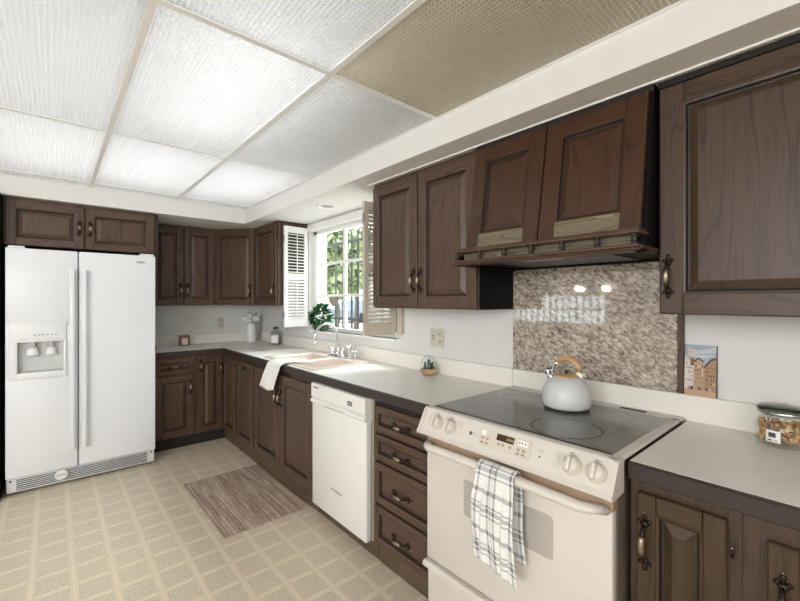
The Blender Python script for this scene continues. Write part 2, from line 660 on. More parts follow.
# left wall of the dining room, with its window
mb = MB()
mb.box((-3.4, -2.55, 0), (-3.25, 2.83, 2.7), 'wall')
mb.box((-3.4, 5.0 - 0.3, 0), (-3.25, YB, 2.7), 'wall')
mb.box((-3.4, 2.83, 0), (-3.25, 4.7, 0.96), 'wall')
mb.box((-3.4, 2.83, 1.50), (-3.25, 4.7, 2.7), 'wall')
struct('wall_left', mb)
mb = MB()
for k in range(15):
    y = 2.86 + k * 0.126
    mb.box((-3.36, y - 0.014, 0.97), (-3.32, y + 0.014, 1.49), 'trim')
mb.box((-3.37, 2.83, 1.215), (-3.31, 4.7, 1.245), 'trim')
mb.box((-3.37, 2.83, 0.96), (-3.28, 4.7, 0.985), 'trim')
mb.box((-3.37, 2.83, 1.475), (-3.28, 4.7, 1.50), 'trim')
mb.box((-3.345, 2.83, 0.97), (-3.340, 4.7, 1.49), 'glass')
struct('window_2', mb)
# ceiling: slab above, dropped soffits round the luminous field
struct('ceiling', MB().box((-3.4, -2.7, 2.62), (XW + 0.15, YB + 0.15, 2.72), 'soffit'))
SX, SY = 1.418, 3.955
mb = MB()
mb.box((SX, -2.55, ZS), (XW, YB, 2.62), 'soffit')
mb.box((-3.25, SY, ZS), (SX, YB, 2.62), 'soffit')
struct('ceiling_soffit', mb)
mb = MB()
mb.box((-3.25, -2.55, ZC), (-0.37, SY, 2.62), 'soffit')
mb.box((-0.37, -2.55, ZC), (SX, 0.14, 2.62), 'soffit')
struct('ceiling_dining', mb)
# white bead between soffit and the wall cabinets
struct('trim_1', MB().box((1.548, -1.2, ZS - 0.006), (1.556, 2.10, ZS), 'trim'))

# T-bar grid
XL = [-0.37, 0.225, 0.82, SX]
YL = [0.14, 1.36, 2.58, 3.80, SY]
mb = MB()
for x in XL[1:3]:
    mb.box((x - .012, YL[0], ZC - .004), (x + .012, SY, ZC), 'tbar')
    mb.box((x - .002, YL[0], ZC), (x + .002, SY, ZC + .035), 'tbar')
for y in YL[1:4]:
    mb.box((XL[0], y - .012, ZC - .005), (SX, y + .012, ZC - .0005), 'tbar')
    mb.box((XL[0], y - .002, ZC), (SX, y + .002, ZC + .035), 'tbar')
mb.box((SX - .016, YL[0], ZC - .004), (SX, SY, ZC), 'tbar')
mb.box((XL[0], SY - .012, ZC - .0045), (SX, SY, ZC), 'tbar')
struct('trim_2', mb)


def panel_mesh(w, l, cs=0.0158, pit='panel_pit'):
    t = bmesh.new()
    nx, ny = max(1, round(w / cs)), max(1, round(l / cs))
    dx, dy = w / nx, l / ny
    G = [[t.verts.new((i * dx, j * dy, 0)) for j in range(ny + 1)] for i in range(nx + 1)]
    k, h = 0.20, 0.0070
    rb = 0.10
    for i in range(nx):
        for j in range(ny):
            q0 = [G[i][j], G[i + 1][j], G[i + 1][j + 1], G[i][j + 1]]
            q = [t.verts.new(((i + a) * dx, (j + b) * dy, 0)) for a, b in ((rb, rb), (1 - rb, rb), (1 - rb, 1 - rb), (rb, 1 - rb))]
            for e in range(4):
                t.faces.new((q0[e], q[e], q[(e + 1) % 4], q0[(e + 1) % 4]))
            p = [t.verts.new(((i + a) * dx, (j + b) * dy, h)) for a, b in ((k, k), (1 - k, k), (1 - k, 1 - k), (k, 1 - k))]
            for e in range(4):
                t.faces.new((q[e], p[e], p[(e + 1) % 4], q[(e + 1) % 4]))
            t.faces.new(p).material_index = 1
    me = bpy.data.meshes.new('ceiling_panel')
    for f in t.faces:
        f.normal_flip()
    t.to_mesh(me)
    t.free()
    me.materials.append(M['panel'])
    me.materials.append(M[pit])
    return me


big = panel_mesh(0.585, 1.21)
tan_panel = panel_mesh(0.585, 1.21, pit='panel_pit_tan')
tan_panel.materials[0] = M['panel_tan']
small = panel_mesh(0.585, 0.145)
pl = {
    (0, 0): 'prismatic ceiling light panel at the top left corner of the photo, nearest the camera',
    (1, 0): 'prismatic ceiling light panel at the top centre, cut by the photo edge between two grid bars',
    (2, 0): 'tan-looking prismatic ceiling panel beside the soffit, nearest the right wall cabinets',
    (0, 1): 'white ribbed ceiling light panel at the upper left edge of the photo',
    (1, 1): 'brightest prismatic ceiling light panel with a warm glow, centre of the grid',
    (2, 1): 'greyish reflective ceiling light panel along the soffit, above the kitchen window',
    (0, 2): 'white ribbed ceiling light panel over the refrigerator at the left edge',
    (1, 2): 'faintly pinkish ceiling light panel in the far row, above the cabinets by the refrigerator',
    (2, 2): 'small-looking white ceiling light panel in the far corner of the soffit',
    (0, 3): 'narrow cut ceiling panel strip against the back soffit, leftmost',
    (1, 3): 'narrow cut ceiling panel strip against the back soffit, middle',
    (2, 3): 'narrow cut ceiling panel strip at the inner soffit corner',
}
for (i, j), lb in pl.items():
    if (i, j) == (0, 0):
        lb = 'white ribbed ceiling light panel directly overhead at the left'
    o = bpy.data.objects.new('ceiling_panel', (tan_panel if (i, j) == (2, 0) else big) if j < 3 else small)
    C.objects.link(o)
    o.location = (XL[i] + 0.005, YL[j] + 0.005, ZC + 0.0005)
    tag(o, lb, 'ceiling panel', 'prismatic ceiling light panels')

# fluorescent battens above the panels
for k, (x, y, p) in enumerate(((0.60, 1.85, 4.0), (0.52, 3.2, 3.2), (-0.07, 1.97, 1.8), (-0.07, 3.2, 2.8), (1.12, 3.2, 3.2), (0.52, 0.75, 1.6))):
    d = bpy.data.lights.new('ceiling_tube', 'AREA')
    d.shape = 'RECTANGLE'
    d.size, d.size_y, d.energy, d.color = 0.50, 1.1, p, (0.98, 0.99, 1.0)
    o = bpy.data.objects.new('ceiling_tube', d)
    o.location = (x, y, 2.58)
    C.objects.link(o)

# recessed downlight over the sink
t = thing('recessed_downlight', 'round recessed downlight in the soffit above the sink window', 'light', (1.645, 2.78, ZS), group=None)
MB().lathe([(0.085, 0.0), (0.085, -0.004), (0.078, -0.007), (0.058, -0.006), (0.052, 0.0)], (0, 0, 0), 'trim', 32, cap=False).build('trim_ring', t)
MB().lathe([(0.052, -0.0005), (0.050, -0.003), (0.03, -0.005)], (0, 0, 0), 'downlight', 24).build('lens', t)

# ------------------------------------------------------------------ window
mb = MB()
wx0, wx1 = XW + 0.055, XW + 0.10
mb.box((wx0, WY0, WZ0), (wx1, WY0 + .04, WZ1), 'trim', .003)
mb.box((wx0, WY1 - .062, WZ0), (wx1, WY1, WZ1), 'trim', .003)
mb.box((wx0, WY0, WZ1 - .035), (wx1, WY1, WZ1), 'trim', .003)
mb.box((wx0, WY0, WZ0), (wx1, WY1, WZ0 + .035), 'trim', .003)
struct('window_1', mb)
w1 = bpy.data.objects['window_1']
mb = MB()
for y in (3.03, 2.56):
    mb.box((wx0 + .008, y - .017, WZ0 + .03), (wx1 - .008, y + .017, WZ1 - .03), 'trim', .003)
for z in (1.43, 1.735):
    mb.box((wx0 + .012, WY0 + .03, z - .012), (wx1 - .012, WY1 - .03, z + .012), 'trim', .003)
mb.build('window_muntin', w1)
MB().box((wx0 + .021, WY0 + .03, WZ0 + .03), (wx0 + .024, WY1 - .03, WZ1 - .03), 'glass').build('window_glass', w1)
MB().box((XW - 0.008, WY0 + .05, WZ0 - .018), (wx0, WY1 - .005, WZ0), 'trim', .003).build('window_sill', w1)
mb = MB()
mb.box((XW - .012, WY0 - .035, WZ1), (XW, WY1 + .02, WZ1 + .06), 'trim', .003)
mb.build('window_casing', w1)


# shutters (fold out into the room)
def shutter(name, label, loc, rotz, w, h, mat, closed_all, gmat):
    t = thing(name, label, 'shutter', loc, rotz, 'louvered window shutters')
    st = 0.036
    mb = MB()
    mb.box((0, 0, 0), (st, .026, h), mat, .003)
    mb.box((w - st, 0, 0), (w, .026, h), mat, .003)
    for z0, z1 in ((0, .075), (h * .5 - .03, h * .5 + .03), (h - .06, h)):
        mb.box((st, 0.001, z0), (w - st, .025, z1), mat, .002)
    mb.build('shutter_frame', t)
    zs = [(0.075, h * .5 - .03, True), (h * .5 + .03, h - .06, closed_all)]
    for a, b, closed in zs:
        n = 13
        mb = MB()
        p = (b - a) / n
        for k in range(n):
            z = a + (k + .5) * p
            ang = radians(38) if closed else radians(14)
            hw = p * .60
            c, s_ = cos(ang) * hw, sin(ang) * hw
            n0, n1 = sin(ang) * .003, cos(ang) * .003
            poly = [(.013 - c + n0, z - s_ - n1), (.013 - c - n0, z - s_ + n1), (.013 + c - n0, z + s_ + n1), (.013 + c + n0, z + s_ - n1)]
            mb.prism(poly, 'x', st - .004, w - st + .004, mat)
        mb.build('louver_bank', t)
        MB().box((w / 2 - .0035, -.016, a + .01), (w / 2 + .0035, -.008, b - .01), mat, .002).build('tilt_rod', t)
    for z in (.12, h - .12):
        mb = MB()
        mb.box((-.004, .004, z - .03), (.002, .022, z + .03), gmat, .001)
        mb.tube([(-.004, .0, z - .03), (-.004, .0, z + .03)], .004, gmat, 8)
        mb.build('hinge', t)
    return t


ang = math.atan2(3.577 - 3.577, 1.88 - 1.635)
shutter('window_shutter', 'white louvered shutter folded open at the left of the window, upper slats open',
        (1.640, 3.540, 1.134), radians(4), 0.25, 0.955, 'shutter', False, 'steel')
shutter('window_shutter', 'cream louvered shutter folded open at the right of the window, half behind the wall cabinet',
        (1.612, 2.235, 1.140), radians(-6), 0.265, 0.93, 'shutter_cream', True, 'steel')
MB().box((XW - .03, WY0 - .045, 1.142), (XW, WY0 + .005, 2.07), 'shutter_cream', .003).build('shutter_stile', bpy.data.objects['window_shutter.001'])
o = bpy.data.objects['shutter_stile']
o.matrix_parent_inverse = (Matrix.Translation((1.612, 2.235, 1.140)) @ Matrix.Rotation(radians(-6), 4, 'Z')).inverted()


# ------------------------------------------------------------------ cabinet builders
def door_mesh(w, h, rail=0.055, mat='wood', math_='wood_h', t=0.020, raised=True, railmat=None, botmat=None):
    """raised-panel door; local origin lower left back corner, front at y=-t"""
    mb = MB()
    rm = railmat or math_
    mb.box((0, -t, 0), (rail, 0, h), mat, .003)
    mb.box((w - rail, -t, 0), (w, 0, h), mat, .003)
    mb.box((rail, -t, 0), (w - rail, 0, rail), botmat or rm, .002)
    mb.box((rail, -t, h - rail), (w - rail, 0, h), rm, .002)
    prof = [(-.001, -t + .0015), (.006, -t + .003), (.011, -t + .013), (.015, -t + .014), (.036, -t + .003), (.040, -t + .0015)]
    lim = min(w, h) / 2 - rail - .008
    k = min(1.0, lim / .040)
    rr = []
    for ins, y in prof:
        i = rail + ins * k
        rr.append([(i, y, i), (w - i, y, i), (w - i, y, h - i), (i, y, h - i)])
    mb.rings(rr[:2], mat, cap=False, smooth=False)
    mb.rings(rr[1:4], 'glaze', cap=False, smooth=False)
    mb.rings(rr[3:], mat, cap_start=False, cap_end=True, smooth=False)
    return mb


PULLS = {}


def pull_object(parent, c, horizontal=False, L=0.10):
    """ornate antique pull: bowed bar with a bright grip between two pierced lobed plates"""
    key = (horizontal, L)
    if key not in PULLS:
        mb = MB()

        def P(a, out, s=0.0):      # a along, out from the face, s sideways
            return (a, -out, s) if horizontal else (s, -out, a)
        n = 12
        pts, rs = [], []
        for i in range(n + 1):
            u = i / n
            a = (u - .5) * L * .92
            out = .006 + .024 * sin(pi * u) ** .6
            pts.append(P(a, out))
            rs.append(.0042 + .0060 * sin(pi * u) ** 1.4)
        mb.tube(pts[:4], rs[:4], 'brass_dark', 10)
        mb.tube(pts[3:-3], rs[3:-3], 'brass', 12)
        mb.tube(pts[-4:], rs[-4:], 'brass_dark', 10)
        for sg in (-1, 1):
            e = sg * L * .46
            mb.sphere(P(e, .004), .0105, 'brass_dark', sc=(1, .5, 1), sub=2)
            for s_ in (-1, 1):
                mb.sphere(P(e + sg * .008, .002, s_ * .011), .0075, 'brass_dark', sc=(1, .45, 1), sub=1)
            mb.tube([P(e + sg * .008, .002), P(e + sg * .034, .002)], [.006, .0015], 'brass_dark', 6)
            mb.sphere(P(e + sg * .022, .002), .0080, 'brass_dark', sc=(1, .45, 1), sub=1)
            mb.sphere(P(e + sg * .033, .002), .0032, 'brass', sub=1)
        PULLS[key] = mb.build('handle')
        o = PULLS[key]
    else:
        o = PULLS[key].copy()
        C.objects.link(o)
    o.parent = parent
    o.location = c
    return o


def door(parent, x0, x1, z0, z1, pull=None, hor=False, L=0.10, y=0.0, rail=0.055, mat='wood', mh='wood_h', name='door', hinge=None, railmat=None):
    g = .0025
    o = door_mesh(x1 - x0 - 2 * g, z1 - z0 - 2 * g, rail, mat, mh, railmat=railmat).build(name, parent, (x0 + g, y, z0 + g))
    if pull:
        pull_object(o, (pull[0] - x0 - g, -.020, pull[1] - z0 - g), hor, L)
    if hinge is not None:
        for zz in (z0 + .08, z1 - .08):
            h = MB().tube([(0, 0, -.016), (0, 0, .006)], .0028, 'brass_dark', 8).sphere((0, 0, .008), .0038, 'steel', sub=1).build('hinge', o, (hinge - x0, -.012, zz - z0))
    return o


def drawer(parent, x0, x1, z0, z1, L=0.095, y=0.0, rail=.032, m='wood_h'):
    g = .0025
    o = door_mesh(x1 - x0 - 2 * g, z1 - z0 - 2 * g, rail, m, m).build('drawer', parent, (x0 + g, y, z0 + g))
    pull_object(o, ((x1 - x0) / 2 - g, -.020, (z1 - z0) / 2 - g), True, L)
    return o


def carcass(parent, w, d, z0, z1, open_top=False, side='wood_side', name='body', y0=0.0, face='wood'):
    mb = MB()
    if open_top:
        mb.box((0, y0 + .018, z0), (w, d, .62), side)
        mb.box((0, y0 + .018, .62), (.016, d, z1), side)
        mb.box((w - .016, y0 + .018, .62), (w, d, z1), side)
    else:
        mb.box((0, y0 + .018, z0), (w, d, z1), side)
    # face frame
    mb.box((0, y0, z0), (w, y0 + .018, z1), face)
    return mb.build(name, parent)


BF = 1.290      # face-frame plane of the base cabinets on the right wall (doors stand 20 mm proud)
CT = 0.872      # underside of the worktop edge


def base_right(label, ya, yb, group='base cabinets under the right counter', open_top=False):
    t = thing('base_cabinet', label, 'cabinet', (BF, ya, 0), R90, group)
    w = ya - yb
    carcass(t, w, XW - BF - .004, .115, CT, open_top, face='gap' if 'drawer' in label else 'wood_dark')
    MB().box((0, .025, 0), (w, .045, .115), 'toe', .001).build('toe_kick', t)
    return t, w


# corner unit on the right leg + its twin face on the back leg
t, w = base_right('narrow dark oak base cabinet between sink cabinet and corner, pull along its top', 3.79, 3.345)
door(t, .035, w - .01, .125, .84, pull=(w * .5, .795), hor=True, L=.075, rail=.05)
t, w = base_right('dark oak sink base cabinet with two doors and pulls meeting under the white towel', 3.343, 2.322, open_top=True)
door(t, .012, .512, .125, .838, pull=(.485, .665), rail=.062)
door(t, .516, w - .008, .125, .838, pull=(.545, .665), rail=.062)
t, w = base_right('dark oak four-drawer base cabinet between dishwasher and range', 1.688, 1.238)
for z0, z1 in ((.703, .842), (.558, .694), (.334, .549), (.122, .325)):
    drawer(t, .012, w - .002, z0, z1)
t, w = base_right('dark oak single-door base cabinet right of the range', .448, .196, 'base cabinets right of the range')
door(t, .018, w - .024, .125, .838, pull=(.043, .70), L=.11, rail=.05, hinge=w - .020, mat='wood_gold', mh='wood_gold_h')
t, w = base_right('dark oak base cabinet at the bottom right corner of the photo', .195, -.50, 'base cabinets right of the range')
door(t, .045, .37, .125, .820, pull=(.075, .675), L=.11, rail=.055, mat='wood_gold', mh='wood_gold_h')
door(t, .375, w - .01, .125, .820, pull=(w - .05, .675), L=.11)

# back leg
BY = 4.165
t = thing('corner_base_cabinet', 'dark oak inner-corner base cabinet with two doors meeting at the corner', 'cabinet', (1.035, BY, 0), 0)
mb = MB()
mb.box((0, 0, .115), (BF - 1.035, .018, CT), 'wood')
mb.box((0, .018, .115), (XW - 1.035 - .004, YB - BY - .004, CT), 'wood_side')
mb.box((BF - 1.035, 3.792 - BY, .115), (BF - 1.035 + .018, .018, CT), 'wood')
mb.box((BF - 1.035 + .018, 3.792 - BY, .115), (XW - 1.035 - .004, .018, CT), 'wood_side')
mb.build('body', t)
MB().box((0, .06, 0), (BF - 1.035 + .03, .075, .115), 'toe_black').build('toe_kick', t)
MB().box((BF - 1.035 + .025, 3.792 - BY, 0), (BF - 1.035 + .045, .058, .1145), 'toe').build('toe_kick', t)
door(t, .012, BF - 1.035 - .022, .125, .84, pull=(.035, .76), L=.085, rail=.045)
d2 = door_mesh(.335, .71, .05).build('door', t, (BF - 1.035, -.024, .127), R90)
pull_object(d2, (.045, -.020, .60), L=.085)

t = thing('base_cabinet', 'dark oak base cabinet with one drawer over a door, beside the refrigerator', 'cabinet', (.678, BY, 0), 0, 'base cabinets under the back counter')
carcass(t, .355, YB - BY - .004, .115, CT)
MB().box((0, .06, 0), (.355, .075, .115), 'toe_black').build('toe_kick', t)
drawer(t, .012, .335, .70, .842)
door(t, .012, .335, .125, .692, pull=(.300, .575), rail=.055)

# ------------------------------------------------------------------ worktops
TOP = .914
CX = 1.267      # front edge plane of the worktop


def worktop(name, label, label_group=None):
    return thing(name, label, 'countertop', (0, 0, 0), 0)


t = thing('worktop', 'L-shaped cream laminate worktop with dark wood edge running under the window', 'countertop', (1.6, 3.0, TOP))
SKX0, SKX1, SKY0, SKY1 = 1.335, 1.795, 2.43, 3.215     # sink cut-out
o3 = Vector((1.6, 3.0, TOP))


def rel(b, parent, name):
    o = b.build(name, parent)
    o.matrix_parent_inverse = Matrix.Translation(-parent.location) if parent.rotation_euler.z == 0 else (Matrix.Translation(parent.location) @ Matrix.Rotation(parent.rotation_euler.z, 4, 'Z')).inverted()
    return o


mb = MB()
Z0, Z1 = CT + .001, TOP
y_end = 1.240
for (xa, ya, xb, yb) in ((CX + .02, y_end, XW - .001, SKY0), (CX + .02, SKY1, XW - .001, 4.14 + .02), (CX + .02, SKY0, SKX0, SKY1), (SKX1, SKY0, XW - .001, SKY1), (.702, 4.16, XW - .001, YB - .001)):
    mb.box((xa, ya, Z0), (xb, yb, Z1), 'laminate')
rel(mb, t, 'laminate_top')
mb = MB()
mb.box((CX, y_end, CT - .006), (CX + .021, 4.16, Z1 - .0003), 'edge', .003)
mb.box((.690, 4.14, CT - .006), (CX + .02, 4.161, Z1 - .0003), 'edge', .003)
rel(mb, t, 'front_edge')
mb = MB()
mb.box((XW - .022, y_end - .0, TOP), (XW - .001, YB - .001, 1.016), 'laminate', .003)
mb.box((.70, YB - .022, TOP), (XW - .022, YB - .001, 1.016), 'laminate', .003)
rel(mb, t, 'backsplash')
mb = MB()
mb.box((.688, 4.15, TOP - .01), (.702, YB - .003, .985), 'edge', .002)
rel(mb, t, 'end_splash')

t = thing('worktop', 'cream laminate worktop with dark wood edge right of the range', 'countertop', (1.6, 0.0, TOP))
mb = MB()
mb.box((CX + .02, -.55, Z0), (XW - .001, .450, Z1), 'laminate')
rel(mb, t, 'laminate_top')
mb = MB()
mb.box((CX, -.55, CT - .006), (CX + .021, .450, Z1 - .0003), 'edge', .003)
rel(mb, t, 'front_edge')
mb = MB()
mb.box((XW - .022, -.55, TOP), (XW - .001, y_end - .001, 1.016), 'laminate', .003)
rel(mb, t, 'backsplash')

# granite slab behind the range with its wooden end strip
t = thing('granite_backsplash', 'polished speckled granite slab on the wall behind the range', 'backsplash', (XW - .001, .86, 1.017))
o = MB().box((-.014, -.375, 0), (0, .381, .543), 'granite', .001).build('granite_slab', t)
MB().box((-.018, -.397, 0), (0, -.376, .543), 'wood', .002).build('end_strip', t)

# ------------------------------------------------------------------ sink, tap, sprayer
t = thing('sink', 'cream double-bowl drop-in sink under the window', 'sink', (1.56, 2.82, TOP))
mb = MB()


def rrect(x0, x1, y0, y1, r, z, n=6):
    out = []
    for cx_, cy_, a0 in ((x1 - r, y1 - r, 0), (x0 + r, y1 - r, pi / 2), (x0 + r, y0 + r, pi), (x1 - r, y0 + r, 3 * pi / 2)):
        for k in range(n + 1):
            a = a0 + k / n * pi / 2
            out.append((cx_ + r * cos(a), cy_ + r * sin(a), z))
    return out


def to_local(r, c=(1.56, 2.82, TOP)):
    return [(p[0] - c[0], p[1] - c[1], p[2] - c[2]) for p in r]


# rim slab as a frame, bowls as open shells
mb2 = MB()
OX0, OX1, OY0, OY1 = 1.318, 1.842, 2.41, 3.236
B1 = (1.352, 1.725, 2.452, 2.80)
B2 = (1.352, 1.725, 2.845, 3.20)
zr = TOP + .010
for (xa, ya, xb, yb) in ((OX0, OY0, B1[0], OY1), (B1[1], OY0, OX1, OY1), (B1[0], OY0, B1[1], B1[2]), (B1[0], B1[3], B1[1], B2[2]), (B1[0], B2[3], B1[1], OY1)):
    mb2.box((xa - 1.56, ya - 2.82, .001), (xb - 1.56, yb - 2.82, .010), 'sink', .0)
mb2.rings([to_local(rrect(OX0 - .006, OX1 + .004, OY0 - .006, OY1 + .006, .03, TOP + .0008)), to_local(rrect(OX0, OX1, OY0, OY1, .03, zr))], 'sink', cap=False)
o = mb2.build('sink_rim', t)
for b in (B1, B2):
    mb = MB()
    rr = []
    for ins, z in ((-.004, zr + .001), (.004, zr), (.010, zr - .012), (.016, zr - .12), (.035, zr - .165), (.09, zr - .18)):
        rr.append(to_local(rrect(b[0] + ins, b[1] - ins, b[2] + ins, b[3] - ins, max(.05 - ins * .2, .02), z)))
    # fill the square corner of the frame opening round the bowl
    rr.insert(0, to_local(rrect(b[0] - .004, b[1] + .004, b[2] - .004, b[3] + .004, .004, zr + .0006)))
    mb.rings(rr, 'sink', cap_start=False, cap_end=True)
    mb.lathe([(.04, 0), (.038, .003), (.02, .002)], ((b[0] + b[1]) / 2 - 1.56, (b[2] + b[3]) / 2 - 2.82, zr - .18 - TOP), 'steel', 20)
    mb.build('bowl', t)

t = thing('faucet', 'chrome gooseneck faucet with two levers behind the sink', 'faucet', (1.79, 2.86, TOP + .0105))
mb = MB()
mb.box((-.026, -.10, 0), (.026, .10, .010), 'chrome', .006, 3)
mb.lathe([(.022, .01), (.02, .03), (.014, .045), (.013, .06)], (0, 0, 0), 'chrome', 20)
mb.build('base_plate', t)
mb = MB()
pts = [(0, 0, .05), (0, 0, .14)]
for k in range(13):
    a = k / 12 * pi * .95
    pts.append((-.105 + .105 * cos(a), .0, .165 + .105 * sin(a)))
pts.append((-.212, 0, .125))
mb.tube(pts, .011, 'chrome', 14)
mb.tube([(-.212, 0, .132), (-.213, 0, .108)], .0135, 'chrome', 14)
mb.build('spout', t)
for sg in (-1, 1):
    mb = MB()
    mb.lathe([(.021, .008), (.02, .028), (.013, .04), (.017, .052), (.011, .062)], (0, sg * .075, 0), 'chrome', 18)
    mb.tube([(0, sg * .075, .056), (-.02, sg * .115, .066)], [.006, .008], 'chrome', 10)
    mb.build('lever_handle', t)
t = thing('sink_sprayer', 'chrome side sprayer on the sink deck right of the faucet', 'sprayer', (1.79, 2.685, TOP + .0105))
mb = MB()
mb.lathe([(.022, 0), (.021, .012), (.014, .02), (.012, .034)], (0, 0, 0), 'chrome', 18)
mb.build('holder', t)
mb = MB()
mb.lathe([(.011, .03), (.013, .055), (.018, .075), (.019, .092), (.014, .102)], (0, 0, 0), 'chrome', 18)
mb.box((-.034, -.006, .085), (-.012, .006, .097), 'chrome', .003)
mb.build('spray_head', t)
t = thing('soap_dispenser', 'small chrome soap pump at the right end of the sink deck', 'dispenser', (1.79, 2.60, TOP + .0105))
MB().lathe([(.017, 0), (.016, .01), (.009, .016), (.008, .05), (.013, .056), (.013, .064)], (0, 0, 0), 'chrome', 16).build('pump_base', t)
MB().tube([(0, 0, .058), (-.03, 0, .06), (-.042, 0, .052)], .005, 'chrome', 8).build('nozzle', t)

# ------------------------------------------------------------------ dishwasher
t = thing('dishwasher', 'white built-in dishwasher between sink cabinet and drawers', 'dishwasher', (1.287, 2.314, 0), R90)
w = .618
mb = MB()
mb.box((.006, .0, .104), (w - .004, .56, CT - .010), 'dw_side', .002)
mb.build('tub', t)
mb = MB()
mb.box((.022, -.040, .103), (w - .018, -.001, .752), 'dw', .006, 2)
mb.prism([(-.001, .752), (-.001, .772), (-.034, .772), (-.050, .764), (-.052, .752), (-.044, .742), (-.001, .742)], 'x', .020, w - .016, 'dw')
dd = mb.build('door', t)
mb = MB()
mb.prism([(-.001, .772), (-.036, .772), (-.044, .78), (-.044, .860), (-.038, .8645), (-.001, .8645)], 'x', .018, w - .022, 'dw')
cp = mb.build('control_panel', t)
mb = MB()
mb.box((.045, -.0448, .838), (.105, -.0435, .846), 'dark_grey')
mb.build('nameplate', cp)
for k in range(5):
    MB().box((.155 + k * .035, -.0446, .815), (.175 + k * .035, -.0435, .821), 'white_app2').build('button', cp)
mb = MB()
mb.box((.430, -.0450, .802), (.476, -.0435, .826), 'dark_grey')
for k in range(2):
    mb.box((.436 + k * .02, -.0455, .808), (.448 + k * .02, -.0448, .82), 'grey_plastic')
mb.build('display', cp)
mb = MB()
mb.prism([(-.050, .755), (-.056, .752), (-.056, .748), (-.049, .748)], 'x', .20, .40, 'grey_plastic')
mb.build('latch_grip', dd)
mb = MB()
for k in range(9):
    mb.box((.25 + k * .0135, -.0428, .268), (.2595 + k * .0135, -.0418, .280), 'grey_plastic')
mb.box((.246, -.0425, .2745), (.374, -.0418, .2765), 'grey_plastic')
mb.build('badge', dd)
MB().box((0, .03, 0), (w, .045, .102), 'toe', .001).build('toe_kick', t)

# ------------------------------------------------------------------ range
RY = 1.233
t = thing('range', 'cream slide-in electric range with smooth black cooktop', 'range', (1.222, RY, 0), R90)
rw = .776
mb = MB()
mb.box((.012, .022, .03), (rw - .012, .655, .908), 'range_side_shaded', .002)
for x in (.05, rw - .07):
    for y in (.06, .58):
        mb.lathe([(.018, 0), (.015, .03)], (x, y, 0), 'rubber', 12)
mb.build('body', t)
mb = MB()
# cooktop frame
mb.box((0, .0, .915), (rw, .030, .928), 'cream', .004, 2)
mb.box((0, .0, .915), (.018, .595, .928), 'cream', .004, 2)
mb.box((rw - .032, .0, .915), (rw, .60, .928), 'cream', .004, 2)
mb.box((0, .575, .915), (rw, .655, .928), 'cream', .004, 2)
for x in (.018, rw - .018):
    mb.lathe([(.004, 0), (.003, .002)], (x, .635, .928), 'steel', 10)
mb.build('cooktop_frame', t)
g = MB().box((.014, .026, .916), (rw - .028, .58, .9285), 'cooktop', .001).build('glass_cooktop', t)


def ring(mb, c, r0, r1, mat, z=.0, n=48):
    a = [(c[0] + r0 * cos(2 * pi * k / n), c[1] + r0 * sin(2 * pi * k / n), z) for k in range(n)]
    b = [(c[0] + r1 * cos(2 * pi * k / n), c[1] + r1 * sin(2 * pi * k / n), z) for k in range(n)]
    mb.rings([a, b], mat, cap=False, smooth=False)


for (c, r, mt) in (((.20, .155), .092, 'burner'), ((.20, .43), .092, 'burner'), ((.535, .17), .115, 'burner_dark'), ((.555, .44), .10, 'burner')):
    mb = MB()
    ring(mb, c, r, r + (.006 if mt == 'burner_dark' else .0025), mt, .9290)
    ring(mb, c, r * .62, r * .62 + .0012, 'burner', .9290)
    mb.build('burner', g)
mb = MB()
mb.box((.555, .598, .9285), (.655, .608, .9295), 'rubber')
mb.box((.555, .614, .9285), (.655, .622, .9295), 'rubber')
mb.build('oven_vent', t)
# slanted control panel
mb = MB()
prof = [(.012, .9285), (-.002, .926), (-.006, .921), (-.045, .846), (-.052, .838), (-.050, .826), (-.030, .824), (.04, .83), (.04, .9285)]
mb.prism(prof, 'x', .0, rw, 'cream')
for x0, x1 in ((-.004, .010), (rw - .010, rw + .004)):
    mb.prism([(.0, .928), (-.010, .922), (-.049, .848), (-.057, .840), (-.057, .828), (-.045, .825), (.03, .83), (.03, .928)], 'x', x0, x1, 'cream')
cpn = mb.build('control_panel', t)
pa = math.atan2(.039, .075)            # tilt of the panel face from vertical
PM = Matrix.Translation((0, -.0255, .8835)) @ Matrix.Rotation(-pa, 4, 'X')
# in panel space: x across, y outward is -y, z up the slope


def on_panel(mb, name, parent):
    for v in mb.bm.verts:
        v.co = PM @ v.co
    return mb.build(name, parent)


for i, x in enumerate((.083, .157, .652, .726)):
    mb = MB()
    mb.lathe([(.030, 0), (.029, -.004), (.026, -.006), (.024, -.018), (.021, -.022)], (x, 0, 0), 'biscuit', 28, axis='y')
    mb.box((x - .0055, -.036, -.022), (x + .0055, -.020, .022), 'cream', .003, 2)
    on_panel(mb, 'knob', t)
for x in (.083, .157, .652, .726):
    mb = MB()
    mb.box((x - .012, -.0012, .033), (x - .001, .001, .0355), 'dark_grey')
    mb.box((x + .002, -.0012, .033), (x + .014, .001, .0350), 'grey_plastic')
    mb.box((x - .001, -.0012, .030), (x + .001, .001, .032), 'dark_grey')
    on_panel(mb, 'knob_marking', cpn)
for x in (.205, .604):
    mb = MB()
    mb.box((x - .010, -.0012, -.018), (x + .010, .001, .020), 'biscuit', .001)
    mb.box((x - .006, -.0065, -.010), (x + .006, .001, .012), 'cream', .002)
    mb.box((x - .008, -.0012, .024), (x + .008, .001, .027), 'grey_plastic')
    on_panel(mb, 'switch', t)
mb = MB()
mb.lathe([(.007, 0), (.007, -.0012), (.004, -.0014)], (.262, 0, .0), 'dark_grey', 16, axis='y')
mb.box((.268, -.0012, -.001), (.290, .001, .002), 'grey_plastic')
on_panel(mb, 'badge', cpn)
mb = MB()
